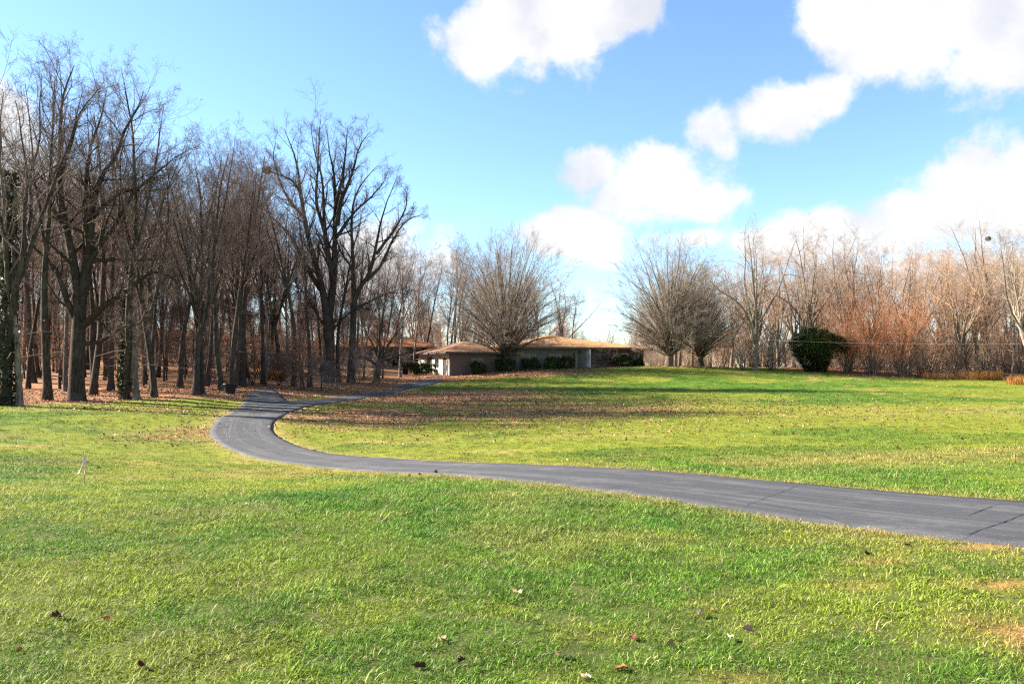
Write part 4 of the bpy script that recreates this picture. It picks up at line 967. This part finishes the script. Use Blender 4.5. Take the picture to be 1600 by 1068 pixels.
for (x, y, kd, s, rz, lb) in [(38, 101, 'pale_a', 1.10, .7, 'broad bare crown rising straight above the evergreen'), (44, 104, 'pale_b', 1.02, 3.0, 'tall bare crown rising above the tall peach thicket'),
                              (31.5, 103, 'pale_b', .90, 5.0, 'bare tree showing over the low dark fruit tree')]:
    plant(kd, 'bare_tree', Vector((x, y, gz(x, y))), rz, s, lb)

# many alike further in: told apart as far as the things before them allow
rg = np.random.default_rng(77); placed = []
LOOK = dict(slender_a='dark straight tree', slender_b='thick mossy tree', slender_c='pale barked tree', slender_d='narrow crowned tree', spreading_dark='wide crowned dark tree', spreading_leafy='wide brown leafed tree',
            pale_slender='slim straight tree', pale_a='low forking tree', pale_b='high forking tree', pale_c='peach twigged tree', understory='dark twiggy sapling', rust_sapling='rust leafed sapling', brown_brush='brown leafed bush',
            pale_understory='slim peach sapling', peach_shrub='many stemmed peach thicket', grey_shrub='grey twiggy bush')
def fill(n, p0, p1, y0, y1, kinds, name, cat, smin, smax, dmin, label, group, back=1.5):
    c = 0; tries = 0
    while c < n and tries < n*80:
        tries += 1; y = math.sqrt(rg.uniform(y0*y0, y1*y1)); x = (rg.uniform(p0, p1)-800)/F*y
        if woods_depth(x, y) < back or (-11 < x < 20 and 83 < y < 112) or (-24 < x < -8 and 97 < y < 111): continue
        if (road_dist(np.array([x]), np.array([y]))[0][0] < 1.2) or road_dist(np.array([x]), np.array([y]))[1][0]: continue
        if any((x-a)**2+(y-b)**2 < dmin*dmin for a, b in placed): continue
        placed.append((x, y)); c += 1
        kd = kinds[int(rg.integers(len(kinds)))]; s = rg.uniform(smin, smax); w_ = LOOK[kd]
        lb = ('tall ' if s > smin*.55+smax*.45 and cat == 'tree' else '')+w_+' '+label
        plant(kd, name, Vector((x, y, gz(x, y))), rg.uniform(0, 6.28), s, lb, cat, group)
SL = ['slender_a','slender_b','slender_c','slender_d','slender_a','slender_d']; DP = ['slender_a','slender_b','slender_d','spreading_leafy']; US = ['understory', 'understory', 'rust_sapling']
SPOTS = [(-70, 20, 'behind the ivy covered tree', 10), (20, 108, 'between ivy covered tree and oak', 11), (108, 180, 'close behind the oak', 10), (180, 250, 'behind the ivy clad pair', 10), (250, 335, 'behind the thick low branched trunk', 11), (335, 425, 'above the black tub and spur', 11)]
for (a, b, w, n) in SPOTS:
    fill(n, a, b, 56, 90, SL, 'woodland_tree', 'tree', .74, 1.02, 2.2, w, 'tall woodland trees '+w)
    fill(n-4, a, b, 57, 100, US, 'understory_tree', 'tree', .7, 1.15, 1.4, w, 'understory trees '+w, 2.5)
for (a, b, w, n) in [(-70, 120, 'beyond the ivy covered tree', 11), (120, 300, 'seen past the oak', 13), (300, 440, 'seen over the parking spur', 12), (440, 640, 'behind the rust roofed house', 10)]:
    fill(n, a, b, 92, 135, DP, 'woodland_tree', 'tree', .7, .92, 3.0, 'deep on the hillside '+w, 'deep hillside trees '+w)
    fill(n, a, b, 88, 128, ['understory', 'rust_sapling', 'understory'], 'understory_tree', 'tree', .7, 1.1, 1.6, 'low on the hillside '+w, 'hillside saplings '+w)
    fill(n+3, a, b, 62, 112, ['rust_sapling','rust_sapling','brown_brush'], 'undergrowth_bush', 'shrub', .8, 1.35, 1.3, 'between the trunks '+w, 'rusty undergrowth '+w, 3)
fill(12, 400, 700, 84, 112, ['slender_a','slender_d','slender_c'], 'woodland_tree', 'tree', .62, .88, 2.6, 'behind the tallest tree, near the rust roofed house', 'trees near the rust roofed house', 6)
fill(9, 430, 690, 80, 116, ['understory'], 'understory_tree', 'tree', .7, 1.0, 2, 'round the rust roofed house', 'low trees round the rust roofed house', 6)
fill(12, 985, 1140, 113, 134, ['pale_understory', 'brown_brush', 'peach_shrub'], 'undergrowth_bush', 'shrub', .6, .95, 1.6, 'low behind the pale domed tree', 'bushes behind the pale domed tree')
fill(14, 630, 770, 112, 145, ['pale_slender','slender_c','pale_b','slender_d'], 'background_tree', 'tree', .78, 1.02, 2.6, 'over the brown garage roof', 'trees over the garage roof')
fill(7, 770, 905, 122, 155, ['pale_slender','slender_c','pale_b','slender_d'], 'background_tree', 'tree', .72, .92, 2.8, 'showing through the big dome over the house', 'trees behind the big domed tree')
fill(8, 890, 1000, 130, 165, ['pale_a','pale_c'], 'background_tree', 'tree', .42, .58, 3.5, 'far off in the sky gap above the tan roof', 'far trees in the sky gap')
for (a, b, w, n, k1, s0, s1) in [(1000, 1120, 'behind the pale domed tree', 9, ['pale_slender','pale_a','pale_b','pale_c'], .68, .86), (1120, 1235, 'between the domed trees and the evergreen', 11, ['pale_slender','pale_a','pale_b','pale_c'], .70, .9),
        (1235, 1330, 'behind the evergreen', 14, ['pale_slender','pale_b','pale_a','pale_c'], .74, .98), (1330, 1450, 'behind the peach thickets', 16, ['pale_slender','pale_b','pale_a','pale_c'], .74, .92),
        (1450, 1540, 'past the leaning brush', 17, ['pale_slender','pale_slender','pale_b','pale_c'], .78, 1.0), (1540, 1670, 'round the tree with the dark nest', 20, ['pale_slender','pale_slender','pale_b','pale_c'], .8, 1.04)]:
    fill(n, a, b, 86, 128, k1, 'background_tree', 'tree', s0, s1, 2.0, 'in the wood '+w, 'sunlit trees '+w)
    fill(int(n*.6), a, b, 88, 122, ['pale_understory', 'pale_understory', 'peach_shrub'], 'understory_tree', 'tree', .6, 1.0, 1.5, 'fronting the wood '+w, 'low peach trees '+w)
    fill(int(n*.7), a, b, 92, 112, ['brown_brush', 'grey_shrub'], 'undergrowth_bush', 'shrub', .55, .95, 1.3, 'on the ground '+w, 'tan bushes '+w, 2)
def far_wood():
    n = 1700; x = rg.uniform(-330, 330, n); y = rg.uniform(132, 235, n)+np.abs(x)*.05; keep = ~((np.abs((x/y)*F+800-945) < 40) & (y < 190)); x = x[keep]; y = y[keep]; n = len(x)
    import bmesh
    objs = []
    for i, kd in enumerate(('pale_slender', 'slender_d', 'pale_c', 'pale_understory', 'understory')):
        b = bmesh.new()
        for pn, me in TREES[kd][:2]: b.from_mesh(me)
        m_ = bpy.data.meshes.new('far_tree'); b.to_mesh(m_); b.free(); m_.materials.append(TREES[kd][1][1].materials[0])
        objs.append(bpy.data.objects.new('far_%d' % i, m_))
    idx = rg.choice(5, n, p=[.10, .10, .10, .36, .34])
    sc_ = rg.uniform(.6, .95, n)*np.where(np.abs((x/y)*F+800-945) < 60, .65, 1)
    scatter('distant_woods', np.stack([x, y, H(x, y)], 1), np.stack([0*x, 0*x, rg.uniform(0, 6.28, n)], 1), sc_, np.ones((n, 3)), objs, 'far hazy line of bare woods beyond the house and hill', idx)
far_wood()

# ------------------------------------------------------------------ evergreen, hedges, garden bushes
def needles(name, seed, h, prof, n, m, parent_m, size=.16, clumps=60):
    """dense evergreen: leaf sprays round an uneven profile, with stems inside"""
    rg = np.random.default_rng(seed); zs = np.array([q[0] for q in prof])*h; rs = np.array([q[1] for q in prof])*h
    cz = rg.uniform(zs[0], zs[-1], clumps); ca = rg.uniform(0, 6.28, clumps); cr = np.interp(cz, zs, rs)*rg.uniform(.55, 1.16, clumps)
    cc = np.stack([cr*np.cos(ca), cr*np.sin(ca), cz], 1); k_ = rg.integers(0, clumps, n)
    spread = h*.085; p = cc[k_]+rg.normal(0, spread, (n, 3))*np.array([1, 1, 1.2])
    rad = np.linalg.norm(p[:, :2], axis=1); lim = np.interp(p[:, 2], zs, rs)*1.22; f = np.minimum(1, lim/np.maximum(rad, 1e-3)); p[:, 0] *= f; p[:, 1] *= f
    d = nrm(np.stack([p[:, 0], p[:, 1], np.abs(p[:, 2]-h*.25)+.4*h], 1)/h+rg.normal(0, .35, (n, 3))); a, b = perp(d); s = size*rg.uniform(.5, 1.4, (n, 1)); w = s*.22
    V = np.stack([p-a*w, p+a*w, p+d*s+a*w*.2, p+d*s-a*w*.2], 1).reshape(-1, 3)
    me = mesh_np('foliage', V, np.arange(n*4).reshape(n, 4)); me.materials.append(MATS[m]); return me
def evergreen(name, loc, h, prof, n, m, label, cat, seed, size=.16, clumps=60, group=None, sxy=(1, 1), rz=0):
    r = empty(name, loc, rz); r.scale = (sxy[0], sxy[1], 1); tag(r, label, cat, group)
    o = bpy.data.objects.new('foliage', needles(name, seed, h, prof, n, m, None, size, clumps)); COL.objects.link(o); o.parent = r; o['kind'] = 'stuff'
    rg = np.random.default_rng(seed); T = MB()
    for i in range(7):
        a = rg.uniform(0, 6.28); q = np.interp(h*.6, np.array([x[0] for x in prof])*h, np.array([x[1] for x in prof])*h)*.6
        T.tube([(0.05*math.cos(a)*h*.3, .05*math.sin(a)*h*.3, -.15), (q*.4*math.cos(a), q*.4*math.sin(a), h*.35), (q*math.cos(a), q*math.sin(a), h*.72)], [h*.016, h*.011, h*.004], 5)
    T.build('stems', MATS['bark_dark'], r, True); return r
pe = on_ground(1274, 580)
evergreen('evergreen_tree', pe, 4.35, [(.0,.22),(.15,.25),(.3,.38),(.45,.57),(.62,.66),(.8,.60),(.92,.46),(1.0,.28)], 26000, 'needle', 'dense dark green evergreen, narrow at the foot, at the lawn edge', 'tree', 3, .26, 75)
box = [(0,.5),(.2,.62),(.5,.68),(.8,.6),(1,.3)]
def at_house(u, v): x, y = house_xy(u, v); return Vector((x, y, gz(x, y)))
ph = on_ground(664, 584); evergreen('clipped_hedge', ph, 1.05, [(0,.85),(.5,.95),(.9,.9),(1,.6)], 9000, 'needle', 'low clipped dark hedge beside the pale end wall', 'hedge', 4, .10, 70, None, (2.0, .8), HA)
for (u, v, h, mm, lb, sx) in [(2.9, -1.0, 1.5, 'needle', 'dark rounded bush before the brick garage wall', 1.3), (6.2, -1.1, 1.7, 'needle', 'dark bush by the domed tree trunk at the garage wall', 1.5),
        (9.4, -.9, 1.5, 'needle', 'dark bush under the triple window of the house', 1.5), (11.6, -1.5, 1.5, 'shrub_leaf', 'bright green rounded bush before the house front', 1.4), (13.9, -1.0, 1.5, 'needle', 'dark bush close to the recessed entrance', 1.5),
        (20.9, -1.4, 1.7, 'needle', 'wide dark bush below the white framed window', 1.9), (23.9, -1.0, 1.0, 'needle', 'small dark bush at the far house corner', 1.3)]:
    evergreen('garden_bush', at_house(u, v), h*.78, box, 4500, mm, lb, 'shrub', int(u*10), .12, 40, None, (sx*.85, .75), HA)
plant('brown_brush', 'garden_bush', at_house(18.6, -1.2), .5, .85, 'brown leafless bush beside the white entrance column', 'shrub')
# orange ornamental grass
def ornamental(name, loc, h, n, label, seed, spread=.6, m='straw_leaf', rx=.5):
    rg = np.random.default_rng(seed); a = rg.uniform(0, 6.28, n); r = rx*np.sqrt(rg.random(n)); b = np.stack([r*np.cos(a), r*np.sin(a)*.6, np.full(n, -.03)], 1)
    th = np.abs(rg.normal(0, spread, n)); az = rg.uniform(0, 6.28, n); L = h*rg.uniform(.6, 1.15, n)
    def dn(t): return np.stack([np.sin(t)*np.cos(az), np.sin(t)*np.sin(az), np.cos(t)], 1)
    p1 = b+dn(th)*(L*.6)[:, None]; p2 = p1+dn((th+.7).clip(0, 2.2))*(L*.5)[:, None]; sd = np.stack([-np.sin(az), np.cos(az), 0*az], 1)*.012
    V = np.stack([b-sd, b+sd, p1+sd, p1-sd, p2], 1).reshape(-1, 3); i = np.arange(n)*5
    me = mesh_np(name, V, np.stack([i, i+1, i+2, i+3], 1), np.stack([i+3, i+2, i+4], 1)); me.materials.append(MATS[m])
    o = bpy.data.objects.new(name, me); COL.objects.link(o); o.location = loc; tag(o, label, 'grass clump'); return o
ornamental('ornamental_grass', on_ground(428, 593), 1.0, 1600, 'low orange ornamental grass clump by the parking spur', 5, .7, rx=1.0)
ornamental('ornamental_grass', on_ground(1597, 600), 1.1, 500, 'loose tan grass clump at the lawn border near the pale tree', 6, .6, rx=1.6)
ornamental('ornamental_grass', on_ground(1530, 592), 1.1, 1500, 'orange grass bank below the tree with the dark nest', 7, .5, rx=2.4)
ornamental('ornamental_grass', on_ground(1470, 591), .7, 1100, 'short orange grass tuft past the leaning brush', 8, .6, rx=2.0)

# small weeping tree beside the drive
def weeping():
    rg = np.random.default_rng(9); T = Tubes(); Cn = Tubes()
    P, Q = march(rg, np.array([[0, 0, -.2]]), np.array([[.03, 0, 1.]]), np.array([1.7]), np.array([.06]), np.array([.04]), 7, .06, .03); T.add(P, flare(P, Q, .3), 8)
    n = 26; an = rg.uniform(.4, 1.3, n); a = rg.uniform(0, 6.28, n); d = np.stack([np.sin(an)*np.cos(a), np.sin(an)*np.sin(a), np.cos(an)], 1)
    p0 = P[0, 4]+(P[0, 6]-P[0, 4])*rg.random((n, 1)); P1, Q1 = march(rg, p0, d, rg.uniform(1.3, 2.2, n), np.full(n, .025), np.full(n, .008), 10, .14, -.13); T.add(P1, Q1, 5)
    P2, Q2 = sprout(rg, P1, Q1, 9, .15, 1, .6, .2, .5, .2, 7, .13, -.12, .6, .4, .005, .3); Cn.add(P2, Q2, 4)
    P3, Q3 = sprout(rg, P2, Q2, 6, .15, 1, .6, .2, .5, .2, 4, .12, -.1, .6, .5, .004, .3); Cn.add(P3, Q3, 3)
    finish('weeping', T, Cn, 'bark_dark', 'twig_dark')
weeping()
plant_px('weeping', 'weeping_tree', 502, 610, 1.2, 'small dark weeping tree on the leafy strip between spur and driveway')
# sapling in a black tub by the house; empty tub by the spur
def tub(px, py, s, label):
    p = on_ground(px, py); r = empty('planter_tub', p, .3, s); tag(r, label, 'planter')
    MB().lathe([(.30,-.05),(.34,.1),(.40,.55),(.43,.60),(.45,.62),(.45,.70),(.41,.70),(.39,.66)], 20).build('tub', MATS['black_plastic'], r, True)
    MB().lathe([(.36,.585),(.37,.62),(.1,.665)], 16).build('soil', MATS['dark_trim'], r, True)
    for sx in (-1, 1): MB().tube([(sx*.44,-.12,.58),(sx*.52,-.08,.55),(sx*.52,.08,.55),(sx*.44,.12,.58)], .02, 5).build('handle', MATS['black_plastic'], r, True)
    return p
tub(359, 615, 1.06, 'large black tub standing on brown leaves beside the parking spur')
pt = tub(633, 584, .95, 'black tub holding a bare shrub near the clipped hedge')
shrub('potted', 71, 2.1, 9, 'bark_dark', 'twig_dark', .5)
plant('potted', 'potted_shrub', pt+Vector((0, 0, .64)), 0, 1.0, 'bare twiggy shrub growing in the black tub', 'shrub')

# survey stake with ribbon on the near lawn
p = on_ground(132, 753); st = empty('survey_stake', p, .2); tag(st, 'thin wooden marker stake with pale pink ribbon in the near lawn', 'stake')
MB().box(-.011, .011, -.006, .006, -.1, .50).build('stake', MATS['raw_wood'], st)
def ribbon_strip(pts, w, m):
    v = []; f = []
    for i, q in enumerate(pts):
        q = Vector(q); a = Vector((w*math.cos(i*.5), w*math.sin(i*.5)*.8, 0)); t = Vector((0, .0015, 0)); v += [q-a-t, q+a-t, q+a+t, q-a+t]
    n = len(pts)
    for i in range(n-1):
        for j in range(4): f.append((i*4+j, i*4+(j+1) % 4, i*4+4+(j+1) % 4, i*4+4+j))
    f += [(3,2,1,0), (n*4-4, n*4-3, n*4-2, n*4-1)]
    MB().add(v, f).build('ribbon', m, st)
ribbon_strip([(0,-.014,.47),(-.012,-.02,.40),(-.03,-.03,.33),(-.05,-.03,.26),(-.075,-.03,.2),(-.095,-.035,.16)], .016, MATS['white_ribbon'])
ribbon_strip([(.004,-.018,.47),(.012,-.022,.38),(.016,-.02,.3),(.01,-.022,.22),(.004,-.02,.15)], .020, MATS['pink_ribbon'])
# squirrel nests high in the trees
def nest(px, py, y, s, label):
    u = (px-800)/F; v = (534-py)/F; t = y/(math.cos(PIT)-v*math.sin(PIT)); loc = Vector((u*t, y, CZ+t*(math.sin(PIT)+v*math.cos(PIT))))
    rg = np.random.default_rng(int(px)); n = 420; d = nrm(rg.normal(0, 1, (n, 3))); c = d*s*rg.uniform(.3, 1, (n, 1))**.5*np.array([1, 1, .8]); a = nrm(np.cross(d, rg.normal(0, 1, (n, 3)))); b = np.cross(d, a)
    L = s*.55; w = s*.09; V = np.stack([c-a*L-b*w, c+a*L-b*w, c+a*L+b*w, c-a*L+b*w], 1).reshape(-1, 3)
    me = mesh_np('nest', V, np.arange(n*4).reshape(n, 4)); me.materials.append(MATS['bark_dark']); o = bpy.data.objects.new('nest', me); COL.objects.link(o); o.location = loc; tag(o, label, 'nest')
nest(417, 266, 74.5, .42, 'round dark leaf nest on an outer limb of the tallest tree')
nest(1544, 373, 83.5, .27, 'round black leaf nest high in the tall bare tree near the wood end')
# overhead wires from the house to the wood
def wire(pix, r, label):
    pts = []
    for (px, py, y) in pix:
        u = (px-800)/F; v = (534-py)/F; t = y/(math.cos(PIT)-v*math.sin(PIT)); pts.append((u*t, y, CZ+t*(math.sin(PIT)+v*math.cos(PIT))))
    o = MB().tube(pts, r, 5).build('overhead_wire', MATS['wire_pale'], None, True); tag(o, label, 'wire')
wire([(1075,522,91),(1150,528,88),(1235,532.5,85),(1310,535,83),(1400,536.5,82),(1500,537.5,81),(1600,537,80),(1720,534,79)], .006, 'pale overhead wire crossing before the dark evergreen')
wire([(1290,492,98),(1340,493,97),(1420,494,96),(1500,493.5,95),(1570,492,94)], .010, 'higher pale wire seen against the peach thickets')

# fallen leaves one can pick out on the near lawn
LEAFM = {}
def leaf_mat(nm, c):
    LEAFM[nm] = plain('leaf_'+nm, c, .35, 30, .7, .2); return LEAFM[nm]
for nm, c in dict(umber=(.07,.032,.02), rust=(.32,.10,.035), maroon=(.11,.03,.022), tan=(.32,.2,.115), cream=(.42,.32,.20), orange=(.45,.19,.06)).items(): leaf_mat(nm, c)
NLv = [(87,966,'umber',.13,.25,.9,'long curled dark brown leaf, nearest the lawn side border'), (165,966,'rust',.085,.4,.5,'small rust leaf beside the long curled dark brown leaf'),
 (31,1016,'rust',.06,1.4,.6,'tiny reddish leaf at the border below the long curled leaf'), (222,1037,'maroon',.085,2.9,-.5,'dark maroon leaf standing upright in the near grass'),
 (655,1040,'umber',.115,.7,.8,'folded dark brown leaf low in the near grass, centre'), (690,997,'tan',.10,2.2,.9,'crumpled tan brown leaf above the folded dark leaf'),
 (808,929,'cream',.13,2.5,.7,'curled cream leaf lying apart on the open lawn, farthest of the cream ones'), (875,1022,'cream',.10,1.8,1.0,'cream leaf with a dark shadowed fold, near the rust oval leaf'),
 (970,1038,'rust',.12,.3,.4,'bright rust oval leaf flat in the near grass'), (915,1053,'cream',.10,2.7,.8,'pale cream leaf just below the rust oval leaf'),
 (1047,1003,'cream',.10,3.0,-.6,'slim cream leaf sticking upright in deep grass'), (1095,959,'cream',.12,1.2,.8,'cream leaf touching a small orange leaf'),
 (1111,951,'orange',.075,.2,.5,'small orange leaf touching a cream leaf'), (1168,983,'tan',.12,.5,.7,'tan leaf beside a dark gap in the grass'),
 (722,1029,'umber',.08,1.1,.7,'small dark leaf between the folded leaf and cream leaf'), (990,992,'maroon',.10,2.0,.6,'deep brown leaf half sunk in the grass before the slim cream leaf'),
 (1355,862,'umber',.12,.9,.8,'dark leaf close to the driveway verge'), (1140,993,'cream',.08,2.1,.9,'thin cream leaf sliver near the tan leaf'), (1418,851,'umber',.09,.3,.7,'small dark leaf by the bare sandy patches')]
for i, (px, py, c, s, rz, cu, lb) in enumerate(NLv):
    p = on_ground(px, py); me = leaf_mesh(100+i, cu, 3+i % 2, 1.0, .40); me.materials.append(LEAFM[c])
    o = bpy.data.objects.new('fallen_leaf', me); COL.objects.link(o); up = 'upright' in lb
    o.location = p+Vector((0, 0, float(micro(p.x, p.y, 9.0))+.016+(.02 if up else 0))); s *= .72; o.scale = (s, s, s); o.rotation_euler = (1.1 if up else .25*math.sin(i*2.1)+.22, .35*math.cos(i*1.7), rz if up else rz+1.2)
    tag(o, lb, 'leaf', 'fallen leaves on the near lawn')
